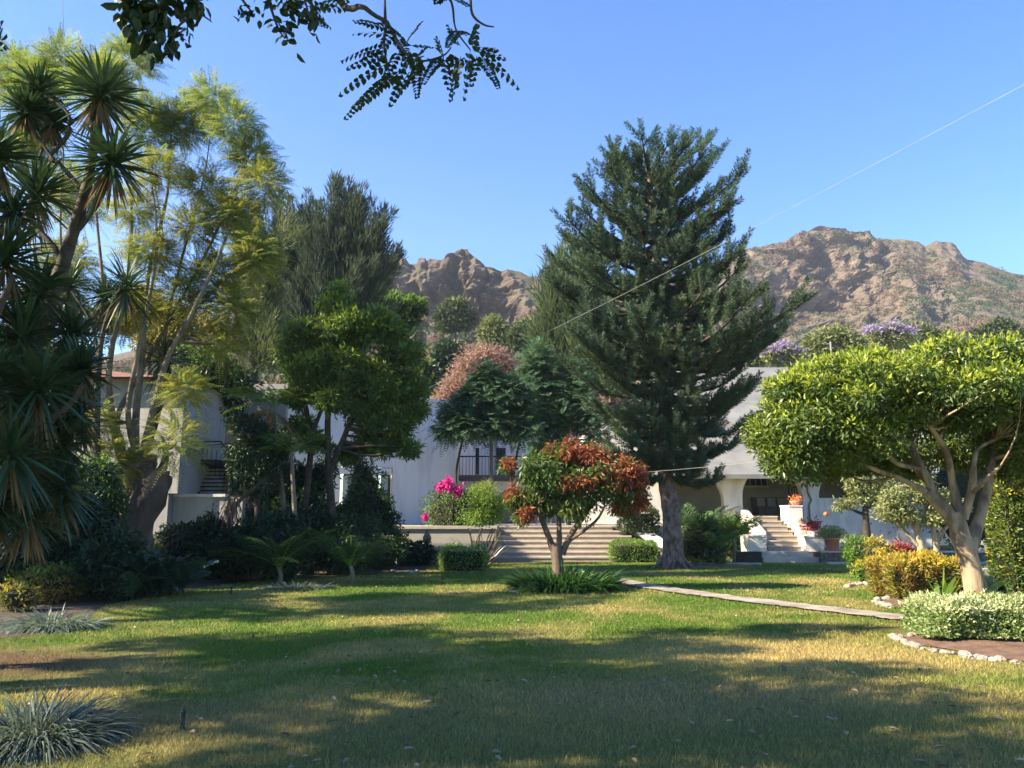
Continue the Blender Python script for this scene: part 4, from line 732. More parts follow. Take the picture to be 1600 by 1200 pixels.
tb = MB(); p_, r_ = smoothpts([P(176, 940, 17.2), P(205, 830, 17.0), P(238, 770, 16.9), P(246, 735, 16.9)], [.40, .36, .34, .24]); tb.tube(p_, r_, 12, wob=.1)
for q in range(26): c = P(175 + 66*rng.random(), 725 + 60*rng.random(), 16.85); tb.lathe(c - [0, 0, .1], [(.03, 0), (.1, .05), (.12, .12), (.03, .2)], 7)
tb.build('gnarled_burl', bark_stump, T, smooth=True)
# ---------------------------------------------------------------- casuarinas
def casuarina(name, label, Y, base_px, blobs, n, mat, lean=.5, L=.55, W=.055, up=1.0, group=None):
    b0 = P(base_px, 840, Y); T = thing(name, label, 'tree', (b0[0], Y, 0)); tb = MB(); top = min(b_[1] for b_ in blobs); p_, r_ = smoothpts([(b0[0], Y, 0), P(base_px, (840 + top)/2, Y), P(base_px, top + 30, Y)], [.35, .2, .04]); tb.tube(p_, r_, 9, wob=.04)
    C, Rr = clumpset(blobs, Y, .5, 1.0, .55); nodes = np.c_[p_, r_]; twigs(tb, nodes, C, .05, 120, 5, -.04, 1.2); tb.build('trunk', bark_dark, T, smooth=True)
    np_ = len(C); cx_ = C.mean(0); ax = nrm((C - cx_)*[.28, .28, .1] + rng.normal(size=C.shape)*.35 + [0, 0, 2.2*up]); Lp = (2.0 + 1.6*rng.random(np_))*Y/34
    k = rng.integers(0, np_, n); u = rng.random(n)**.8; pr = np.sin(np.pi*np.clip(u*.86 + .1, 0, 1))**.8; r_ = rvec(n)*(pr*.42*Y/34*rng.random(n)**.5)[:, None]; pos = C[k] + ax[k]*((u - .35)*Lp[k])[:, None] + r_
    d = nrm(ax[k] + nrm(r_)*.45 + rng.normal(size=(n, 3))*.18); cb = MB(); leaves(cb, pos, d, rvec(n), L*(.5 + .7*rng.random(n)), W)
    cb.build('crown', mat, T); return T
casuarina('casuarina', 'dark grey green wispy conifer rising behind the broad green tree', 34, 520,
      [(533, 374, 16, 55), (508, 389, 18, 45), (553, 389, 16, 50), (578, 414, 14, 45), (478, 404, 18, 40), (458, 414, 14, 35, .6), (536, 344, 8, 28), (428, 399, 16, 40, -.5), (408, 389, 14, 40), (443, 394, 10, 30), (518, 440, 60, 70), (458, 450, 55, 65, 1), (558, 450, 42, 60), (578, 430, 18, 35), (498, 510, 70, 70), (428, 510, 60, 80), (548, 530, 60, 70, 1), (588, 434, 8, 26), (596, 450, 8, 26), (518, 334, 7, 30), (548, 364, 9, 34), (568, 379, 8, 34), (493, 364, 8, 34), (468, 369, 8, 34), (443, 364, 8, 30), (553, 354, 6, 26), (578, 389, 7, 24), (568, 490, 30, 60), (468, 510, 50, 80), (528, 490, 60, 80), (488, 550, 70, 60)], 110000, LF['casu'], L=.42, W=.045, up=.9)
casuarina('casuarina', 'paler hazy wispy conifer between the feathery tree and the dark one', 27, 395,
      [(400, 420, 40, 55), (420, 470, 40, 60), (385, 500, 40, 60, 1), (410, 545, 40, 50), (380, 380, 25, 40), (430, 400, 20, 50)], 12000, LF['casu_g'], L=.34, W=.04, up=.5)
casuarina('casuarina', 'light green wispy conifer behind the left side of the tall tiered tree', 42, 900,
      [(905, 440, 22, 40), (880, 470, 26, 40), (930, 430, 20, 40), (870, 520, 34, 50), (910, 520, 45, 60), (900, 590, 55, 50), (950, 560, 40, 60), (855, 560, 20, 40)], 22000, leafm('casuarina_light', (.07, .105, .05), (.135, .175, .08), None, .3, .7, .15), L=.75, W=.07, up=.8)
# ---------------------------------------------------------------- broad green tree, palms and the rest of the middle left
tree('broad_tree', 'bushy broadleaved tree with bright green tufts in front of the white building', 'tree', 20.8,
     [[(470, 905, .12), (474, 820, .10), (480, 760, .09), (486, 690, .08), (478, 640, .07), (470, 600, .05)], [(518, 912, .12), (518, 800, .11), (514, 740, .095), (512, 660, .08), (520, 600, .08), (530, 540, .05)], [(514, 740, .09), (535, 690, .08), (555, 640, .06), (590, 590, .04), (620, 560, .03)], [(486, 680, .06), (505, 630, .05), (500, 600, .04)], [(520, 610, .06), (480, 560, .045), (455, 530, .03)], [(530, 560, .05), (560, 500, .04), (545, 470, .02)]],
     [(525, 484, 42, 34, 0), (488, 520, 52, 40, 0), (560, 510, 56, 40, -.3), (606, 510, 44, 34, 0), (625, 550, 42, 40, .2), (452, 550, 28, 36, 0), (480, 575, 42, 34, -.4), (540, 570, 58, 46, -.2), (600, 595, 52, 46, 0), (648, 605, 26, 34, .3), (520, 625, 44, 28, -.4), (585, 650, 54, 34, 0), (630, 660, 30, 34, .1), (600, 690, 38, 28, .2), (655, 640, 18, 28, .3), (462, 620, 26, 26, 0), (470, 665, 34, 20, 0), (490, 690, 34, 18, .3), (530, 455, 14, 16, 0), (575, 690, 34, 30, .4), (545, 520, 60, 40, .5), (500, 600, 50, 40, .5), (610, 620, 56, 50, .7), (560, 600, 60, 60, .9), (640, 700, 20, 18, 0), (540, 705, 30, 20, .5)],
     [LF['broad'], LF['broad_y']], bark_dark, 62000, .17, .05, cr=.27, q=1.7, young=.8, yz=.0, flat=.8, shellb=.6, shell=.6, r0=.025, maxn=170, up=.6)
tree('light_broad_tree', 'small tree with pale tufted leaves peeking out behind the broad green tree', 'tree', 38,
     [[(630, 860, .12), (632, 700, .1), (632, 560, .07), (628, 500, .03)]], [(615, 475, 28, 22), (645, 480, 18, 18), (628, 500, 34, 24), (600, 490, 20, 16)], [LF['middark'], LF['light']], bark, 5000, .3, .09, cr=.6, young=.8, yz=0)
def palm(name, label, c, nf, L, leaf, nl=26, lL=.36, lW=.024, droop=.5, trunk=None, group=None, up=.7, r=.06, dead=0, hang=.25, spread=.55):
    c = np.array(c, float); base = np.array(trunk, float) if trunk is not None else np.array([c[0], c[1], 0]); T = thing(name, label, 'palm', (base[0], base[1], max(0, base[2])), group); tb = MB()
    p_, r_ = smoothpts([base, (base + c)/2 + [.05, 0, 0], c], [r*1.3, r, r*.8]); tb.tube(p_, r_, 9, wob=.04); tb.build('trunk', bark_grey, T, smooth=True)
    a = np.arange(nf)*2.4 + rng.random(nf)*.5; e = up + .6*rng.normal(size=nf)*.45; d = np.c_[np.cos(a), np.sin(a), e]; mb = MB(); fronds(mb, np.repeat(c[None], nf, 0) + rng.normal(size=(nf, 3))*.03, d, L*(.8 + .35*rng.random(nf)), nl, lL, lW, droop, .9, hang, 0, 1, .014, .15, .4, .35); mb.build('frond_crown', [leaf, LF['palm_y'] if dead < 0 else LF['light']], T)
    if dead > 0:
        a = rng.random(dead)*6.28; mb = MB(); fronds(mb, np.repeat(c[None] - [0, 0, .1], dead, 0), np.c_[np.cos(a)*.7 - .3, np.sin(a)*.6, -.2 + .3*rng.random(dead)], np.full(dead, L*.6), nl, lL*.8, lW, .6, .5, .5, 0, 0, .02, .1); mb.build('dry_fronds', LF['palm_y'], T)
    return T
palm('areca_palm', 'feather palm with bright arching fronds and a dry brown one near the left building', P(425, 635, 20.5), 13, 1.75, LF['palm'], 34, .5, .03, .42, trunk=(P(452, 880, 20.5)*[1, 1, 0]), up=.9, dead=5)
palm('areca_palm', 'low palm fronds lit yellow green between the broad tree trunks', P(455, 705, 19.8), 10, 1.3, LF['palm'], 24, .4, .028, .5, trunk=(P(460, 890, 19.8)*[1, 1, 0]), up=.9)
palm('young_palm', 'shaded thin leaved palm at the foot of the left building', P(436, 888, 18.0), 20, 1.9, LF['middark'], 24, .45, .026, .36, up=1.2, r=.05)
palm('young_palm', 'shaded palm in front of the broad tree trunks', P(548, 884, 18.2), 18, 1.5, LF['middark'], 22, .4, .026, .38, up=1.2, r=.05)
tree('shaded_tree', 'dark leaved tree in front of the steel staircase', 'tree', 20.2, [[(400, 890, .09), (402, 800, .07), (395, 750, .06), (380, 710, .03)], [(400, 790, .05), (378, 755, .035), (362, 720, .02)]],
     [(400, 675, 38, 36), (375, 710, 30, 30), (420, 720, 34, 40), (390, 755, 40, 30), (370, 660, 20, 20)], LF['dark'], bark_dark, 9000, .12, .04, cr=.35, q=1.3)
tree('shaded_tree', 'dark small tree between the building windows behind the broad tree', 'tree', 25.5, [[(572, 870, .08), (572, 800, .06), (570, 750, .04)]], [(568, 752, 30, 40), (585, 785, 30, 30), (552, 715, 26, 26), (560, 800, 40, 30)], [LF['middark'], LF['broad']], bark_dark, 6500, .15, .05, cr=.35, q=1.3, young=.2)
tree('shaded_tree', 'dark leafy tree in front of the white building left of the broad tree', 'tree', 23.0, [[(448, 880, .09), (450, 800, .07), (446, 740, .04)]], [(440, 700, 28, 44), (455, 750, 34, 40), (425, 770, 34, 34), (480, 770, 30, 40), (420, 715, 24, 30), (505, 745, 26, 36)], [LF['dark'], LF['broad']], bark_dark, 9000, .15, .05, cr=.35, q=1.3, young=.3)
T = thing('dragon_tree', 'leaning dracaena with hanging brown leaves beside the low wall', 'plant', (P(357, 860, 19)[0], 19, 0)); tb = MB(); p_, r_ = smoothpts([P(350, 900, 19), P(357, 830, 19), P(372, 785, 19), P(420, 745, 19)], [.07, .06, .05, .03]); tb.tube(p_, r_, 7, wob=.08); tb.build('trunk', bark, T)
mb = MB()
for px, py, n in ((365, 770, 70), (420, 742, 60), (392, 735, 50)): c = P(px, py, 19); d = rvec(n) + [0, 0, .5]; blades(mb, np.repeat(c[None], n, 0), d, .8 + .3*rng.random(n), .022, .3, 4)
mb.build('leaf_blades', LF['dark'], T); mb = MB(); n = 60; blades(mb, P(362, 780, 18.95) + rng.normal(size=(n, 3))*.08, np.c_[rng.normal(size=(n, 2))*.25, -np.ones(n)], .45 + .3*rng.random(n), .03, .05, 3); mb.build('dead_leaves', leafm('dracaena_dead', (.22, .12, .09), (.33, .2, .15), None, .2, .9), T)
# background vegetation left: behind and beside the left building
tree('garden_tree', 'green tree filling the gap right of the left building', 'tree', 24, [[(330, 860, .14), (325, 700, .1), (322, 600, .06)]], [(310, 600, 40, 40), (335, 580, 45, 45), (325, 640, 38, 32), (370, 600, 40, 36), (300, 560, 36, 30)], [LF['middark'], LF['light']], bark, 9000, .16, .06, cr=.42, young=.4)
tree('garden_tree', 'dense green tree behind the yuccas at the far left', 'tree', 17.5, [[(60, 870, .2), (65, 650, .14), (75, 520, .08)]], [(60, 480, 80, 60), (110, 560, 55, 60), (20, 560, 70, 70), (90, 640, 60, 60), (20, 660, 60, 70), (60, 740, 70, 60), (-60, 560, 90, 100), (-60, 700, 90, 90), (140, 500, 34, 40, 1)], [LF['middark'], LF['light']], bark, 26000, .14, .05, cr=.45, young=.5, q=1.3)
tree('yellowing_tree', 'yellow brown leaved tree behind the feathery tree stems', 'tree', 28, [[(230, 800, .15), (232, 600, .1), (235, 500, .05)]], [(225, 470, 40, 34), (280, 500, 45, 40), (190, 490, 36, 36), (330, 520, 45, 40), (250, 530, 55, 36)], leafm('leaf_mustard', (.20, .19, .045), (.34, .28, .08), None, .45), bark, 12000, .18, .07, cr=.5, q=1.2)
for args in (('feathery shrubby tree with blue green lacy leaves in front of the balcony house', 29.0, [[(768, 860, .09), (768, 760, .08), (768, 680, .07), (770, 620, .05)], [(760, 700, .05), (735, 650, .035), (720, 620, .02)], [(768, 680, .04), (800, 640, .03), (815, 610, .02)]],
      [(745, 620, 44, 30), (790, 615, 46, 32), (730, 660, 32, 32), (770, 660, 42, 34), (810, 660, 36, 32), (755, 590, 30, 18), (715, 640, 22, 22), (700, 670, 16, 14)]),
     ('feathery dark green tree spreading left of the tall tiered conifer', 31.0, [[(890, 850, .1), (885, 740, .08), (880, 660, .06), (870, 600, .04)]], [(850, 600, 38, 34), (890, 620, 46, 36), (870, 655, 50, 32), (920, 655, 34, 34), (840, 650, 30, 34), (835, 570, 30, 40), (905, 590, 32, 30), (850, 690, 36, 20), (935, 690, 22, 16)])):
    feathery('lacy_tree', args[0], args[1], args[2], args[3], 3000, .5, [LF['feather_b'], LF['feather_b']], bark_grey, cr=.55, q=1.1, maxn=60, nl=9, lL=.2, lW=.045, droop=.35)
for i, (px, lab) in enumerate(((716, 'thin dark slanting stem beside the corner of the white building'), (806, 'thin bare tree stem in front of the balcony railing'))):
    o = MB().tube(smoothpts([P(px, 800, 29.6), P(px - 3, 740, 29.6), P(px + 6, 690, 29.6), P(px + 14, 650, 29.6)], [.06, .05, .045, .03])[0], .05, 6).build('bare_stem', bark_dark); tag(o, lab, 'tree stem')
tree('dry_tree', 'bare pinkish dry tree behind the lacy trees', 'tree', 46, [[(760, 760, .2), (758, 660, .15), (760, 600, .1)]], [(735, 585, 40, 28), (785, 578, 36, 30), (760, 560, 50, 18), (710, 605, 28, 22), (790, 600, 30, 18), (690, 625, 20, 18)], LF['drytree'], bark_grey, 10000, .34, .06, cr=.8, q=1.3, flat=1)
for lab, Y, px, py, rx, ry, mats, n, nm in (('rounded dull green tree on the slope under the crag', 100, 712, 488, 34, 26, [LF['hill_g'], LF['olive']], 4200, 'slope_tree'), ('bushy grey green tree right of the boulder on the slope', 85, 770, 515, 20, 28, [LF['olive'], LF['olive']], 2600, 'slope_tree'), ('olive tree low on the slope near the wispy conifer', 80, 822, 520, 34, 24, [LF['hill_g'], LF['olive']], 3200, 'slope_tree'),
        ('dark bushy tree right above the pink dry tree', 60, 700, 560, 34, 26, [LF['dark'], LF['middark']], 3600, 'slope_tree'), ('yellow olive tree beneath the right mountain left of the mast', 70, 1155, 560, 44, 30, [LF['olive'], LF['olive']], 3500, 'slope_tree'), ('olive green tree between the two violet flowering trees', 75, 1300, 535, 60, 30, [LF['olive'], LF['sparse']], 5200, 'slope_tree'), ('dull green round tree on the hill above the clipped tree right side', 90, 1440, 530, 50, 24, [LF['olive'], LF['hill_g']], 3600, 'slope_tree'),
        ('green tree on the hill at the right edge', 95, 1560, 520, 50, 22, [LF['hill_g'], LF['hill_g']], 3600, 'slope_tree'), ('dark tree behind the lacy trees below the conifer', 52, 850, 560, 40, 40, [LF['middark'], LF['middark']], 4200, 'slope_tree'), ('dark green tree left of the dry pink tree', 50, 665, 590, 34, 38, [LF['middark'], LF['olive']], 3600, 'slope_tree')):
    tree(nm, lab, 'tree', Y, [[(px, py + 120, .2), (px, py + 40, .15), (px, py, .08)]], [(px - rx*.4, py + ry*.2, rx*.6, ry*.7), (px + rx*.4, py + ry*.15, rx*.6, ry*.7), (px, py - ry*.25, rx*.6, ry*.7), (px, py + ry*.6, rx*.9, ry*.6)], mats, bark_dark, n, .42*Y/60, .2*Y/60, cr=.9*Y/60, q=1.2, young=.5)
for lab, px, py, rx, ry in (('violet flowering tree just right of the roof mast', 1225, 553, 42, 20), ('violet flowering tree higher up the hill above the water tank', 1392, 522, 40, 20), ):
    tree('jacaranda', lab, 'tree', 62, [[(px, py + 90, .2), (px, py + 30, .14), (px, py, .07)]], [(px - rx*.5, py, rx*.5, ry*.7), (px + rx*.4, py + 2, rx*.55, ry*.7), (px, py - ry*.4, rx*.5, ry*.6), (px + rx*.1, py + ry*.5, rx*.8, ry*.5)], [LF['sparse'], LF['purple']], bark_grey, 3800, .26, .16, cr=.7, young=.75, yz=-.4)
# ---------------------------------------------------------------- planting round the lawn, left
def gp(px, py): return G(px, py)
def B(name, label, px, py, wpx, hpx, leaf, n, L, W, dep=1.0, **k):
    c = G(px, py); s = c[1]/FPX; rx = wpx*s/2; return bush(name, label, 'shrub', (c[0], c[1] + rx*dep), rx, rx*dep, hpx*s, leaf, n, L, W, **k)
B('golden_shrub', 'yellow green leafy shrub at the left edge of the lawn', 38, 952, 128, 68, [LF['croton_g'], LF['light']], 5200, .085, .036, young=.8)
B('golden_shrub', 'small low golden shrub in front of the leafy one at the left edge', 5, 962, 60, 45, [LF['croton_g'], LF['gold']], 1500, .07, .03, young=.5)
T = thing('cycad_plant', 'big shaded clump of long arching fronds at the foot of the stump', 'plant', (*G(190, 925)[:2], 0)); c = G(198, 940); n = 150; a = rng.random(n)*6.28; mb = MB()
fronds(mb, np.c_[c[0] + rng.normal(size=n)*.45, c[1] + .5 + rng.normal(size=n)*.3, np.full(n, .05)], np.c_[np.cos(a), np.sin(a), .8 + 1.5*rng.random(n)], 1.15 + .45*rng.random(n), 18, .26, .055, .36, .8, .15, 0, 0, .014, .1); mb.build('fronds', leafm('leaf_cycad', (.012, .045, .026), (.035, .08, .045), None, .12, .3, .6), T)
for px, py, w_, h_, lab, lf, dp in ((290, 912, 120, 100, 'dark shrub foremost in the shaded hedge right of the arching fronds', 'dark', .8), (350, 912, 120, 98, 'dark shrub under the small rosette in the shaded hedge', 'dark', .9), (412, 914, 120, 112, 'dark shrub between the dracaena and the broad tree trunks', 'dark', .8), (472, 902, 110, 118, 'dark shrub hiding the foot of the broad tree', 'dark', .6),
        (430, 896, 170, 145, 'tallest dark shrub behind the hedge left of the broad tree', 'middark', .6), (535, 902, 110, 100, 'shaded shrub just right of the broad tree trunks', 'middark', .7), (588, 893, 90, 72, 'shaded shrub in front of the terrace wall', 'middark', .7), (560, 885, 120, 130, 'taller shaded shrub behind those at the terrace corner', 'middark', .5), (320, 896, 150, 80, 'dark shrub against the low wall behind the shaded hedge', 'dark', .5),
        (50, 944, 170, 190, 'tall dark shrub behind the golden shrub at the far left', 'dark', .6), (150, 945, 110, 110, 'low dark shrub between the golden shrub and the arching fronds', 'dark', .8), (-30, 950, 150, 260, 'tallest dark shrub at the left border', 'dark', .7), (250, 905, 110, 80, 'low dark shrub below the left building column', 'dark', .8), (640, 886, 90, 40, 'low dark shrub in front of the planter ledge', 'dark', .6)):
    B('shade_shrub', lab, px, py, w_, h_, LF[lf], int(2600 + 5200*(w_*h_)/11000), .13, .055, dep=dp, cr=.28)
B('shade_shrub', 'bushy sun flecked shrub climbing in front of the stump', 122, 935, 105, 235, [LF['middark'], LF['light']], 15000, .09, .045, young=.35, dep=.6, cr=.3)
o = strap('spider_plants', 'row of greyish grass like tufts along the shaded lawn edge', 'plant', (X(465, 17.2), 17.3), .78, 900, .32, .02, LF['grey'], .7, 1.0, ry=.3)
B('edging_shrub', 'bright green low shrub at the shaded bed edge', 520, 898, 44, 30, LF['light'], 1500, .06, .03)
B('variegated_shrub', 'small white variegated shrub at the shaded bed edge', 548, 896, 44, 32, [LF['vari_g'], LF['vari']], 1500, .06, .028, young=.9)
for px, py, r, n, L, lab in ((70, 985, 1.0, 1300, .58, 'grey green grass tuft beside the bare soil on the left'), (25, 1172, .66, 2400, .66, 'large grey green grass clump in the front left corner')):
    c = G(px, py); strap('grass_tuft', lab, 'plant', (c[0], c[1] + .2), r*.5, n, L, .012 if n > 2000 else .014, LF['grey_shaded' if n > 2000 else 'grey'], .75, 1.15, K=5, ry=.3)
T = thing('dracaena', 'small palm like rosette poking above the shaded hedge', 'plant', (X(330, 19.4), 19.4, 0)); c = P(330, 812, 19.4); mb = MB(); mb.tube([(c[0], 19.4, 0), tuple(c)], [.03, .025], 6); mb.build('stem', bark, T); n = 60; mb = MB(); blades(mb, c + rng.normal(size=(n, 3))*[.02, .02, .12], rvec(n)*[1, 1, .4] + [0, 0, .6], .3 + .15*rng.random(n), .035, .35, 4); mb.build('leaf_blades', LF['middark'], T)
for px, py, h_, lab in ((285, 1140, 30, 'black lawn sprinkler riser in the front left of the lawn'), (690, 912, 13, 'small black sprinkler riser in the lawn left of the red-leaved tree'), (361, 929, 12, 'small black sprinkler riser on the far left of the lawn'), (1010, 911, 9, 'short black sprinkler head between path and conifer'), (1365, 967, 5, 'low black sprinkler cap at the path edge')):
    c = G(px, py); s = c[1]/FPX; h = h_*s; r = max(.012, .10*h) if h_ > 20 else .02; T = thing('lawn_sprinkler', lab, 'sprinkler', c, 'black sprinklers in the lawn'); MB().lathe(c, [(r*1.25, 0), (r*1.2, .02), (r, .025), (r*1.02, h*.78)], 10).build('riser', rubber, T, smooth=True)
    MB().lathe(c + [0, 0, h*.78], [(r*1.35, 0), (r*1.4, h*.05), (r*1.2, h*.1), (r*.6, h*.12), (r*.5, h*.22)], 10).build('nozzle', rubber, T)
# centre planting
B('bougainvillea', 'leafy shrub with magenta flowers left of the wide steps', 705, 874, 108, 124, [LF['light'], LF['sparse']], 6500, .09, .045, young=.7, dep=.7, lift=.2)
T_ = [o_ for o_ in bpy.data.objects if o_.name == 'bougainvillea'][0]; mb = MB()
for px, py, r_, n in ((700, 758, 14, 150), (716, 766, 10, 90), (686, 762, 8, 60), (664, 808, 7, 50), (716, 772, 5, 30), (700, 752, 5, 20)):
    mb = MB(); c = P(px, py, 24.6); leaves(mb, c + rng.normal(size=(n, 3))*r_*24.6/FPX*.3, rvec(n), rvec(n), .11, .09, oval=True); mb.build('flower_cluster', LF['pink'], T_)
T = thing('topiary_tree', 'round clipped light green ball on thin bare stems left of the wide steps', 'tree', (X(755, 24.9), 24.9, 0)); sb = MB()
for q in range(14): sb.tube(curve((X(748, 24.9) + .15*rng.normal(), 24.9, 0), P(730 + 55*rng.random(), 825, 24.9 + .4*rng.normal()), -.02, 5, .05), [.03, .026, .022, .018, .012], 5)
sb.build('trunk', bark, T); C, Rr = clumpset([(757, 782, 34, 34), (752, 805, 34, 26), (765, 800, 30, 30)], 24.9, .24, 1.9, .3); mb = MB(); put_leaves(mb, C, Rr, 9500, .07, .032, young=.8, yz=0); mb.build('crown', [LF['topiary'], LF['ficus_y']], T)
strap('flax_plant', 'bronze sword leaves fanning over the wide steps', 'plant', (X(752, 24.2), 24.2), .2, 60, 1.35, .05, LF['flax'], .22, .85, ry=.2, K=5)
strap('spiky_plant', 'small agave rosette among shaded shrubs below the terrace wall', 'plant', (X(632, 25.0), 25), .1, 44, .95, .05, LF['middark'], .3, .9, ry=.1)
def HG(name, label, px0, px1, py, hpx, dep, leaf, n, L, W, **k):
    y = G(800, py)[1]; return hedge(name, label, 'hedge', X(px0, y), y, X(px1, y), y + dep, hpx*y/FPX, leaf, n, L, W, **k)
HG('low_hedge', 'clipped low hedge with pale tips left of the wide steps', 688, 760, 893, 36, .9, [LF['light'], LF['vari']], 4200, .06, .028, young=.35)
HG('low_hedge', 'clipped low green hedge between the steps and the conifer trunk', 955, 1026, 879, 30, 1.0, [LF['topiary'], LF['light']], 5200, .06, .026, young=.6)
HG('dark_hedge', 'taller dark glossy shrub block right of the wide steps', 972, 1030, 874, 78, 1.2, [LF['dark'], LF['palm']], 5200, .08, .04, young=.25, lump=.10)
B('crimson_shrub', 'dark red leaved shrub at the left of the conifer trunk', 1022, 872, 30, 45, [LF['redleaf'], LF['middark']], 1200, .11, .035, dep=.8)
HG('terrace_hedge', 'low shaded hedge on the terrace in front of the white building', 612, 668, 838, 32, .9, LF['middark'], 3200, .07, .035, z0=.4)
B('shade_shrub', 'trailing shrub on the terrace edge right of the broad tree', 568, 842, 60, 60, LF['middark'], 2400, .09, .04, z0=.5)
B('banana_shrub', 'pale big leaved plant left of the magenta flowering shrub', 664, 862, 34, 45, [LF['light'], LF['topiary']], 260, .22, .16, young=.5, core=False, oval=True)
T = thing('clay_urn', 'slender clay urn standing on the planter ledge', 'urn', (X(668, 26.4), 26.4, .485)); MB().lathe((X(668, 26.4), 26.4, .485), [(.11, 0), (.12, .02), (.06, .06), (.13, .18), (.15, .3), (.10, .42), (.05, .5), (.08, .56), (.075, .57)], 16).build('urn_body', bark_grey, T, smooth=True)
# stone edging (individual stones)
def stones(pts, n, label, group, r=.055):
    pts = np.array(pts, float); seg = np.linalg.norm(np.diff(pts, axis=0), axis=1); cum = np.r_[0, np.cumsum(seg)]
    for i in range(n):
        t_ = cum[-1]*(i + .5*rng.random())/n; x, y = np.interp(t_, cum, pts[:, 0]), np.interp(t_, cum, pts[:, 1]); q = r*(.5 + .6*rng.random()); x += .02*rng.normal(); y += .03*rng.normal()
        bm_ = MB(); th = np.linspace(0, 2*math.pi, 8, endpoint=False); a = rng.random()*3.1; V = []
        for zz, f in ((0, .9), (.45, 1.0), (.8, .7), (1.0, .3)):
            for h in th: rr = q*f*(1 + .15*rng.normal()); V.append([x + rr*1.35*math.cos(h)*math.cos(a) - rr*.85*math.sin(h)*math.sin(a), y + rr*1.35*math.cos(h)*math.sin(a) + rr*.85*math.sin(h)*math.cos(a), zz*q*1.1])
        ii = np.arange(3)[:, None]*8; jj = np.arange(8)[None]; bm_.add(V, np.stack([ii + jj, ii + (jj + 1) % 8, ii + 8 + (jj + 1) % 8, ii + 8 + jj], -1).reshape(-1, 4)); bm_.add(V[-8:], [list(range(8))]); tag(bm_.build('edging_stone', stone_w), label, 'stone', group)
def bedsheet(name, label, pts, z=.012, mt=None):
    pts = np.array(pts, float); c = pts.mean(0); n = len(pts); V = [[*c, z + .05]] + [[*p, z] for p in pts]; mb = MB(); mb.add(V, [[0, i + 1, (i + 1) % n + 1] for i in range(n)]); tag(mb.build(name, mt or soil), kind='structure')
def gl(*a): return [G(x, y)[:2] for x, y in a]
bedsheet('soil_bed', '', gl((1396, 997), (1430, 990), (1470, 982), (1700, 985), (1800, 1060), (1650, 1040), (1560, 1030), (1480, 1015), (1430, 1008)))
stones(gl((1448, 994), (1420, 995), (1400, 998), (1402, 1002), (1440, 1015), (1500, 1026), (1560, 1034), (1640, 1042)), 40, 'one of the pale stones edging the soil bed under the front variegated hedge', 'pale stones edging the front right bed', .055)
bedsheet('soil_bed', '', gl((1372, 942), (1395, 932), (1450, 925), (1560, 930), (1560, 955), (1470, 957), (1410, 951)))
stones(gl((1392, 934), (1376, 938), (1366, 941), (1374, 946), (1400, 951)), 14, 'one of the pale stones edging the yellow hedge bed', 'pale stones edging the yellow hedge bed', .07)
stones(gl((1322, 918), (1340, 914), (1372, 913)), 11, 'one of the pale stones edging the bed of the light green shrub', 'pale stones edging the green shrub bed', .07)
stones(gl((610, 893), (622, 896), (640, 896), (652, 893)), 10, 'pale stone of the small arc at the shaded bed near the clay urn', 'pale stones in the shaded bed arc', .06)
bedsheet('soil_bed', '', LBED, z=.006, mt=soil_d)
bedsheet('soil_bed', '', gl((1030, 884), (1045, 890), (1075, 891), (1110, 886), (1180, 888), (1180, 878), (1040, 878)), z=.006)
# right planting
y = G(1500, 1012)[1]; HG('variegated_hedge', 'cream and green variegated hedge around the pale trunk at the front right', 1450, 1760, 1008, 58, .95, [LF['vari_g'], LF['vari']], 26000, .055, .026, young=.85, lump=.07, z1=.10)
HG('croton_hedge', 'yellow and orange leaved hedge behind the pale trunk', 1395, 1512, 940, 62, 1.1, [LF['croton_g'], LF['croton']], 12000, .085, .032, young=.75, lump=.09, z1=.08)
B('croton_shrub', 'small yellow leaved shrub at the right foot of the pale trunk', 1535, 925, 34, 34, [LF['croton_g'], LF['croton']], 900, .09, .035, young=.9)
B('croton_shrub', 'taller yellow leaved shrub between the light green shrub and the yellow hedge', 1388, 918, 46, 78, [LF['croton_g'], LF['croton']], 2800, .09, .034, young=.95)
B('green_shrub', 'bright light green leafy shrub left of the yellow shrubs', 1360, 900, 54, 64, [LF['light'], LF['broad_y']], 4200, .09, .038, young=.6)
B('golden_shrub', 'low lime yellow shrub in front of the light green one', 1362, 912, 44, 32, [LF['light'], LF['gold']], 1600, .08, .032, young=.9)
B('crimson_shrub', 'crimson leaved shrub behind the yellow hedge', 1422, 900, 56, 52, LF['redleaf'], 1500, .16, .03, dep=.6)
c = P(1424, 880, 14.6); strap('agave', 'bright green upright pointed leaf plant behind the yellow hedge', 'plant', (X(1462, 14.5), 14.5), .06, 14, .75, .09, LF['light'], .12, .4, ry=.08)
T = thing('banana_plant', 'broad arching green leaf showing right of the pale trunk', 'plant', (X(1540, 15), 15, 0)); mb = MB(); blades(mb, np.repeat(np.array([[X(1530, 15), 15, .1]]), 9, 0), np.c_[np.linspace(-.6, 1, 9), rng.normal(size=9)*.3, np.full(9, .9)], .8, .16, .55, 6); mb.build('leaf_blades', LF['palm_t'], T)
HG('ivy_column', 'tall narrow clipped column of green and yellow leaves at the right edge', 1572, 1680, 940, 195, .7, [LF['ficus'], LF['gold']], 15000, .075, .034, young=.30, lump=.05)
for px, py, lab in ((1397, 893, 'pale barked low tree with sparse olive leaves left of the pale trunk'),):
    pass
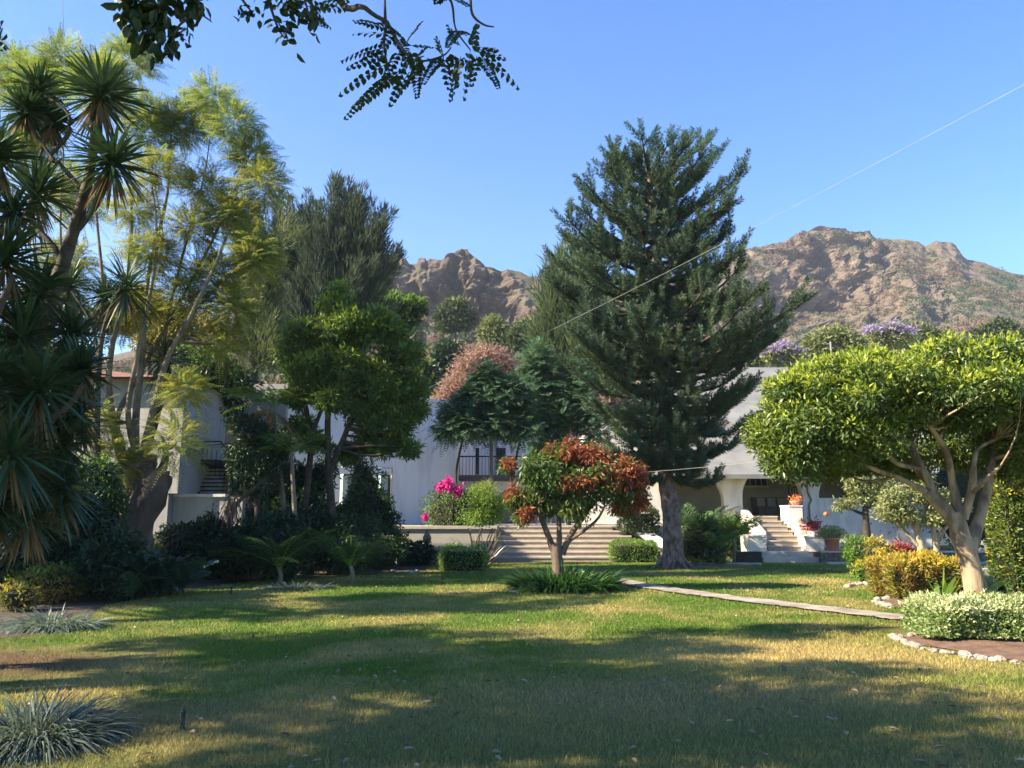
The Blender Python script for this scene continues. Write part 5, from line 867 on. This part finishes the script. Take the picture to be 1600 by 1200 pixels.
tree('sparse_tree', 'open low tree with dark trunk and pale olive leaves in front of the parapet wall', 'tree', 21.5, [[(1355, 872, .12), (1354, 830, .10), (1352, 800, .08), (1352, 770, .05)], [(1353, 805, .05), (1330, 795, .035), (1312, 780, .02)], [(1353, 790, .05), (1345, 755, .03), (1335, 740, .02)], [(1354, 800, .04), (1375, 770, .03), (1390, 750, .02)]],
     [(1322, 785, 24, 16), (1335, 758, 16, 24), (1350, 740, 20, 14), (1372, 775, 26, 26), (1385, 755, 22, 22), (1345, 780, 24, 14), (1310, 790, 14, 10)], LF['sparse'], bark_dark, 2600, .11, .045, cr=.24, q=1.5, r0=.012)
tree('sparse_tree', 'open low tree with several pale trunks and olive leaves behind the yellow hedge', 'tree', 17.5, [[(1445, 900, .10), (1438, 850, .08), (1432, 820, .06), (1425, 790, .04)], [(1465, 900, .09), (1462, 850, .07), (1458, 820, .05), (1470, 790, .03)], [(1442, 860, .05), (1400, 815, .035), (1380, 790, .02)], [(1460, 845, .05), (1490, 810, .03), (1500, 790, .02)], [(1436, 840, .04), (1410, 790, .03), (1405, 760, .02)]],
     [(1395, 780, 34, 24), (1430, 770, 34, 24), (1465, 780, 30, 22), (1410, 805, 40, 18), (1455, 808, 34, 16), (1490, 795, 18, 18), (1380, 800, 20, 16), (1440, 750, 20, 12)], LF['sparse'], bark_pale, 5200, .095, .042, cr=.24, q=1.5, r0=.012)
for px, py, w_, h_, lab, lf, dY in ((1420, 870, 170, 130, 'shaded dark shrub behind the sparse low trees', 'dark', 4), (1545, 880, 150, 190, 'tall dark shrub mass in the shade right of the pale trunk', 'dark', 3), (1310, 868, 60, 30, 'greyish low shrub behind the terracotta pot', 'sparse', 0)):
    B('shade_shrub', lab, px, py, w_, h_, LF[lf], 5200 if w_ > 100 else 1200, .12, .05, dep=.6)
tree('garden_tree', 'dark shaded tree beyond the parapet wall under the clipped crown', 'tree', 33, [[(1380, 840, .15), (1380, 740, .1)]], [(1310, 735, 40, 34), (1370, 730, 50, 40), (1440, 720, 55, 50), (1520, 720, 60, 60), (1590, 730, 60, 60), (1330, 765, 30, 20)], [LF['dark'], LF['middark']], bark_dark, 12000, .2, .08, cr=.6, young=.5)
o = MB().box(X(1530, 17), 17.2, 0, X(1640, 17), 17.5, .42).build('garden_wall', plaster_shade); tag(o, 'low grey wall in the shade at the right edge', 'wall')
T = thing('flower_pot', 'terracotta pot of yellow green foliage on the raised bed', 'flower pot', (X(1297, 25.85), 25.85, .385)); pc = (X(1297, 25.83), 25.83, .386)
MB().lathe(pc, [(.17, 0), (.18, .01), (.235, .36), (.26, .36), (.265, .43), (.235, .43), (.22, .38)], 20).build('pot', terracotta, T, smooth=True); n = 900; mb = MB(); u = rvec(n); u[:, 2] = abs(u[:, 2])
leaves(mb, np.array(pc) + [0, 0, .42] + u*[.52, .35, .36]*rng.random((n, 1))**.5, u + rvec(n)*.6 + [0, 0, .4], rvec(n), .10, .035); mb.build('foliage', LF['sparse'], T)
T = thing('flower_pot', 'small clay bowl of orange flowers on the topmost porch block', 'flower pot', (X(1244, 28.4), 28.4, 1.89)); pc = np.array([X(1244, 28.4), 28.4, 1.892]); MB().lathe(pc, [(.12, 0), (.2, .1), (.22, .16), (.19, .16)], 16).build('pot', terracotta, T, smooth=True); mb = MB(); n = 90; leaves(mb, pc + [0, 0, .18] + rng.normal(size=(n, 3))*.09, rvec(n) + [0, 0, .8], rvec(n), .14, .04); mb.build('flowers', LF['orange'], T)
T = thing('flower_pot', 'pot with a crimson leaved plant beside the middle porch block', 'flower pot', (X(1268, 27.3), 27.3, .86)); pc = np.array([X(1268, 27.0), 27.0, .34]); MB().lathe(pc, [(.14, 0), (.16, .3), (.2, .62), (.22, .66), (.19, .66)], 16).build('pot', plaster_w, T, smooth=True); mb = MB(); n = 160; leaves(mb, pc + [0, 0, .75] + rng.normal(size=(n, 3))*[.16, .12, .12], rvec(n) + [0, 0, .7], rvec(n), .24, .045); mb.build('foliage', LF['redleaf'], T)
T = thing('flower_pot', 'grey green succulent tuft on the lowest porch block', 'flower pot', (X(1252, 27.5), 27.5, 1.23)); pc = np.array([X(1252, 27.5), 27.5, 1.233]); MB().lathe(pc, [(.09, 0), (.13, .1), (.11, .1)], 12).build('pot', terracotta, T); mb = MB(); n = 80; blades(mb, pc + [0, 0, .08] + rng.normal(size=(n, 3))*.03, rvec(n) + [0, 0, 1], .22, .02, .4, 3); mb.build('foliage', LF['grey'], T)
B('golden_shrub', 'yellow green potted shrub on the left planter block of the porch steps', 1172, 838, 26, 60, [LF['sparse'], LF['light']], 1200, .09, .04, young=.7, z0=.75)
B('trailing_shrub', 'yellow flowering trailing plant at the right of the lowest block', 1284, 868, 30, 44, [LF['sparse'], LF['gold']], 900, .08, .035, young=.6)
B('heath_shrub', 'sparse reddish twiggy shrub on the raised bed right of the pot', 1335, 862, 70, 38, [LF['sparse'], LF['mango_r']], 1500, .09, .03, young=.12, z0=.3, core=False)
T = thing('orange_ball', 'small orange ball shaped ornament hanging against the parapet wall', 'ornament', P(1290, 803, 29.2)); c = P(1290, 803, 29.2); MB().lathe(c - [0, 0, .09], [(.01, 0), (.07, .03), (.09, .09), (.07, .15), (.01, .18)], 12).build('ball', LF['orange'], T, smooth=True); MB().tube([c + [0, 0, .09], c + [0, 0, 1.3]], .005, 4).build('cord', wire_m, T)
# lush tropical group right of the conifer trunk
for px, py, Y, L, nf, lf, lab in ((1093, 838, 25.4, 1.9, 26, 'palm_t', 'tall feathery palm immediately right of the conifer trunk'), (1145, 842, 25.8, 1.6, 22, 'palm', 'palm with yellowish fronds left of the porch steps'), (1114, 862, 24.9, 1.3, 20, 'palm_t', 'lower palm in front of the two taller ones')):
    c = P(px, py, Y); palm('garden_palm', lab, c, nf, L, LF[lf], 24, .40, .034, .34, up=1.35, r=.05)
B('tropical_shrub', 'dense dark green shrub at the base of the palms', 1110, 884, 90, 72, [LF['middark'], LF['palm']], 5200, .16, .06, young=.3)
B('tropical_shrub', 'green shrub left of the planter block with long leaves', 1150, 874, 52, 66, [LF['middark'], LF['palm']], 2600, .2, .055, young=.4)
for px, lab in ((1090, 'pale striped agave at the foot of the palms near the trunk'), (1122, 'pale striped agave at the foot of the palms near the steps')):
    strap('agave', lab, 'plant', (X(px, 24.9), 24.9), .06, 40, .65, .06, LF['vari_g'], .3, 1.0, ry=.06)
# wires
def wire(pts, r, lab, Ylist, sag=.0, nm='overhead_wire'):
    r *= .5
    a, b_ = P(*pts[0], Ylist[0]), P(*pts[1], Ylist[1]); t_ = np.linspace(0, 1, 40)[:, None]; p = a*(1 - t_) + b_*t_ - np.array([0, 0, 1])*sag*4*t_*(1 - t_); tag(MB().tube(p, r, 5).build(nm, wire_m), lab, 'wire')
wire([(1720, 68), (555, 655)], .008, 'long thin wire rising diagonally across the sky from the white building to the upper right', (9, 29.8), .25)
wire([(955, 741), (1800, 634)], .008, 'thin wire crossing in front of the porch and the clipped tree', (19, 9.5), .12)
wire([(96, -40), (102, 120)], .008, 'thin dark wire hanging down at the upper left', (8.4, 8.6), 0)
wire([(1440, 700), (1200, 727)], .004, 'very thin cord under the clipped tree crown', (10.2, 18), .05)
for i, lab in enumerate(('topmost', 'second', 'third', 'fourth', 'lowest')): wire([(1000, 604 + 6*i), (925, 640 + 8*i)], .011, lab + ' of the short parallel cables left of the conifer trunk', (30.2, 33.2), .05)
# ---------------------------------------------------------------- overhead tree whose branches hang into the picture, and shade trees
T = thing('overhanging_tree', 'dark leaved tree whose drooping sprays hang into the top of the picture', 'tree', (-3.6, -4.5, 0)); tb = MB(); Yo = 4.6
def lt(pts, rad, n=8):
    p, r = smoothpts(pts, rad); tb.tube(p, r, n, wob=.04); return np.c_[p, r]
nodes = [lt([(-3.6, -4.5, 0), (-3.5, -4.3, 2.2), (-3.2, -3.8, 4.2)], [.32, .26, .22]), lt([(-3.2, -3.8, 4.2), (-2.6, -1, 6.0), (-1.6, 1.8, 6.3), P(500, -60, Yo), P(570, 12, Yo), P(605, 34, Yo)], [.16, .11, .06, .03, .016, .012]), lt([(-3.2, -3.8, 4.2), (0, -2, 6.6), (3.5, 0, 7.4)], [.14, .09, .04]), lt([(-3.2, -3.8, 4.2), (-4.5, -1, 6.6), (-5.5, 2.2, 7.6)], [.14, .09, .04]), lt([(-3.2, -3.8, 4.2), (.5, -6, 7), (4, -7, 7.5)], [.12, .09, .04])]
b0 = (-1.6, 1.8, 6.3)
for pts in ([P(640, -20, Yo), P(700, -5, Yo), P(712, 45, Yo + .1), P(735, 78, Yo)], [P(735, -10, Yo), P(738, 22, Yo), P(755, 38, Yo), P(772, 42, Yo)], [P(605, 34, Yo), P(625, 70, Yo), P(650, 95, Yo), P(690, 88, Yo), P(705, 74, Yo)], [P(605, 34, Yo), P(600, 70, Yo), P(610, 120, Yo)], [P(602, 30, Yo), P(601, -20, Yo)], [P(410, -30, Yo - .2), P(432, 38, Yo - .2), P(445, 60, Yo - .2)], [P(470, -20, Yo - .3), P(485, 30, Yo - .3)], [P(235, -40, Yo - .4), P(240, 20, Yo - .4), P(235, 75, Yo - .4)], [P(310, -20, Yo - .4), P(305, 18, Yo - .4), P(280, 40, Yo - .4), P(268, 68, Yo - .4)], [P(365, -20, Yo - .4), P(385, 8, Yo - .4), P(395, 20, Yo - .4)], [P(500, -60, Yo), P(470, -40, Yo - .1), P(410, -30, Yo - .2), P(365, -22, Yo - .4), P(310, -22, Yo - .4), P(235, -42, Yo - .4)], [P(560, -5, Yo), P(640, -22, Yo), P(735, -12, Yo)]):
    p, r = smoothpts(pts, np.linspace(.012, .004, len(pts))); tb.tube(p, r, 6)
tb.build('trunk', bark_dark, T, smooth=True); mb = MB()
fr = [(605, 45, 552, 38), (600, 55, 560, 62), (600, 75, 546, 98), (605, 85, 548, 112), (612, 95, 543, 146), (622, 112, 545, 180), (628, 112, 560, 165), (640, 112, 614, 164), (650, 110, 628, 150), (640, 60, 662, 38), (640, 72, 668, 82), (650, 90, 652, 150), (650, 96, 668, 78), (655, 100, 645, 130), (610, 62, 590, 110), (620, 60, 640, 100), (625, 80, 600, 130), (635, 90, 625, 140), (640, 85, 660, 120), (690, 90, 665, 125), (692, 88, 703, 148), (706, 85, 712, 130), (715, 72, 700, 50), (738, 75, 748, 38), (735, 78, 728, 142), (745, 88, 738, 135), (750, 90, 775, 132), (755, 85, 798, 135), (750, 78, 785, 100), (720, 88, 708, 148), (712, 52, 702, 75), (712, 50, 728, 60), (600, 40, 630, 60), (615, 50, 595, 85), (740, 80, 770, 85), (690, 88, 680, 60), (665, 92, 690, 110), (700, 90, 728, 112),
      (480, 10, 530, 22), (490, 20, 505, 45), (500, 8, 545, 10), (470, 30, 500, 50), (540, -8, 575, 6), (690, -10, 725, 8), (690, -8, 682, 14), (470, 0, 440, 20), (455, 0, 475, 40)]
pos = np.array([P(a, b_, Yo + .15*rng.normal()) for a, b_, c_, d_ in fr]); end = np.array([P(c_, d_, Yo + .15*rng.normal()) for a, b_, c_, d_ in fr]); Lf = np.linalg.norm(end - pos, axis=1)
for i in range(len(fr)): fronds(mb, pos[i:i+1], end[i:i+1] - pos[i:i+1] + [[0, 0, .06]], Lf[i:i+1]*1.05, max(5, int(Lf[i]/.036)), .062, .036, .12, 1.15, .10, 0, 0, .003, .10, .8, .55, oval=True)
def cl(pts, n, L, W, Y, sp_):
    for px, py in pts: p = P(px, py, Y) + rng.normal(size=(n, 3))*sp_*Y/FPX; leaves(mb, p, rvec(n) + [0, 0, -.5], rvec(n) + [0, -.8, 0], L*(.7 + .5*rng.random(n)), W, oval=True)
cl([(195, 0), (212, 14), (230, 8), (247, 45), (205, 8), (222, 20), (240, 30), (255, 20), (215, 38), (228, 52), (240, 66), (250, 78), (262, 8), (300, 5), (285, -5), (238, 10), (205, 25)], 13, .09, .052, Yo - .4, 11)
cl([(268, 60), (280, 62), (270, 50), (285, 45), (295, 25), (310, 22), (300, 8)], 5, .07, .042, Yo - .4, 7)
cl([(374, 10), (395, 20), (400, 8), (382, 26), (404, 30)], 4, .055, .03, Yo - .4, 6)
cl([(440, 48), (452, 58), (445, 40), (460, 20), (440, 10), (475, 12), (490, 25), (480, 35), (455, -5), (430, 0)], 9, .075, .036, Yo - .2, 8)
cl([(236, 88), (0, 38), (2, 60), (6, 72), (-4, 80)], 3, .075, .03, Yo - .4, 3)
# the crown overhead, out of the frame, that shades the foreground
def put_crown(mb_, cs, n, L, W, m=0):
    C, Rr = [], []
    for x, y, z, rx, ry, rz, k in cs:
        u = rvec(k)*rng.random((k, 1))**.4; C.append(np.array([x, y, z]) + u*[rx, ry, rz]); Rr.append(.28 + .3*rng.random(k))
    C = np.concatenate(C); Rr = np.concatenate(Rr); put_leaves(mb_, C, Rr, n, L*1.3, W*1.5, m, shellb=.36); return C
put_crown(mb, [(-3, -2.2, 8.0, 3.4, 2.4, 1.1, 60), (-6.0, 1.4, 8.3, 3.0, 2.2, 1.0, 70), (-2.6, 1.6, 8.2, 2.4, 2.0, .9, 40), (2.5, -2.2, 8.2, 3.2, 2.2, 1.0, 40)], 26000, .13, .055)
mb.build('crown', LF['over'], T)
def shade_tree(label, base, top, crowns, n, leaf='shade'):
    T = thing('shade_tree', label, 'tree', (*base, 0)); tb = MB(); p, r = smoothpts([(*base, 0), (base[0] + .1, base[1], top*.5), (base[0] + .3, base[1] + .1, top)], [.3, .22, .12]); tb.tube(p, r, 9, wob=.05); mb = MB(); C = put_crown(mb, crowns, n, .14, .06); twigs(tb, np.c_[p, r], C, .05, 60); tb.build('trunk', bark_grey, T, smooth=True); mb.build('crown', LF[leaf], T)
SHADE = [('broad shade tree standing beyond the left edge nearest the viewer', (-9.5, 3.0), 7.0, [(-10.4, 3.6, 7.4, 4.4, 2.4, 1.3, 62)], 12500), ('tall shade tree beyond the left edge beside the yuccas', (-13, 5.5), 8.5, [(-13.2, 5.8, 8.0, 3.0, 2.2, 1.7, 44)], 9000),
         ('shade tree beyond the left edge behind the bare soil', (-15.5, 9.5), 9.5, [(-15.5, 10.8, 8.6, 3.6, 1.9, 2.2, 46)], 10000)]
for s_ in SHADE: shade_tree(*s_)
#HAZE
hz = MB().box(-900, -60, -1.5, 900, 900, 330).build('haze', [bpy.data.materials.new('haze_air')]); tag(hz, 'thin pale haze in the valley air', 'haze', kind='stuff')
m = hz.data.materials[0]; m.use_nodes = True; t = m.node_tree; t.nodes.remove(t.nodes['Principled BSDF']); pv = t.nodes.new('ShaderNodeVolumePrincipled'); pv.inputs['Color'].default_value = (.82, .88, 1, 1); pv.inputs['Density'].default_value = .0003; pv.inputs['Anisotropy'].default_value = .2; t.links.new(pv.outputs[0], t.nodes['Material Output'].inputs['Volume'])
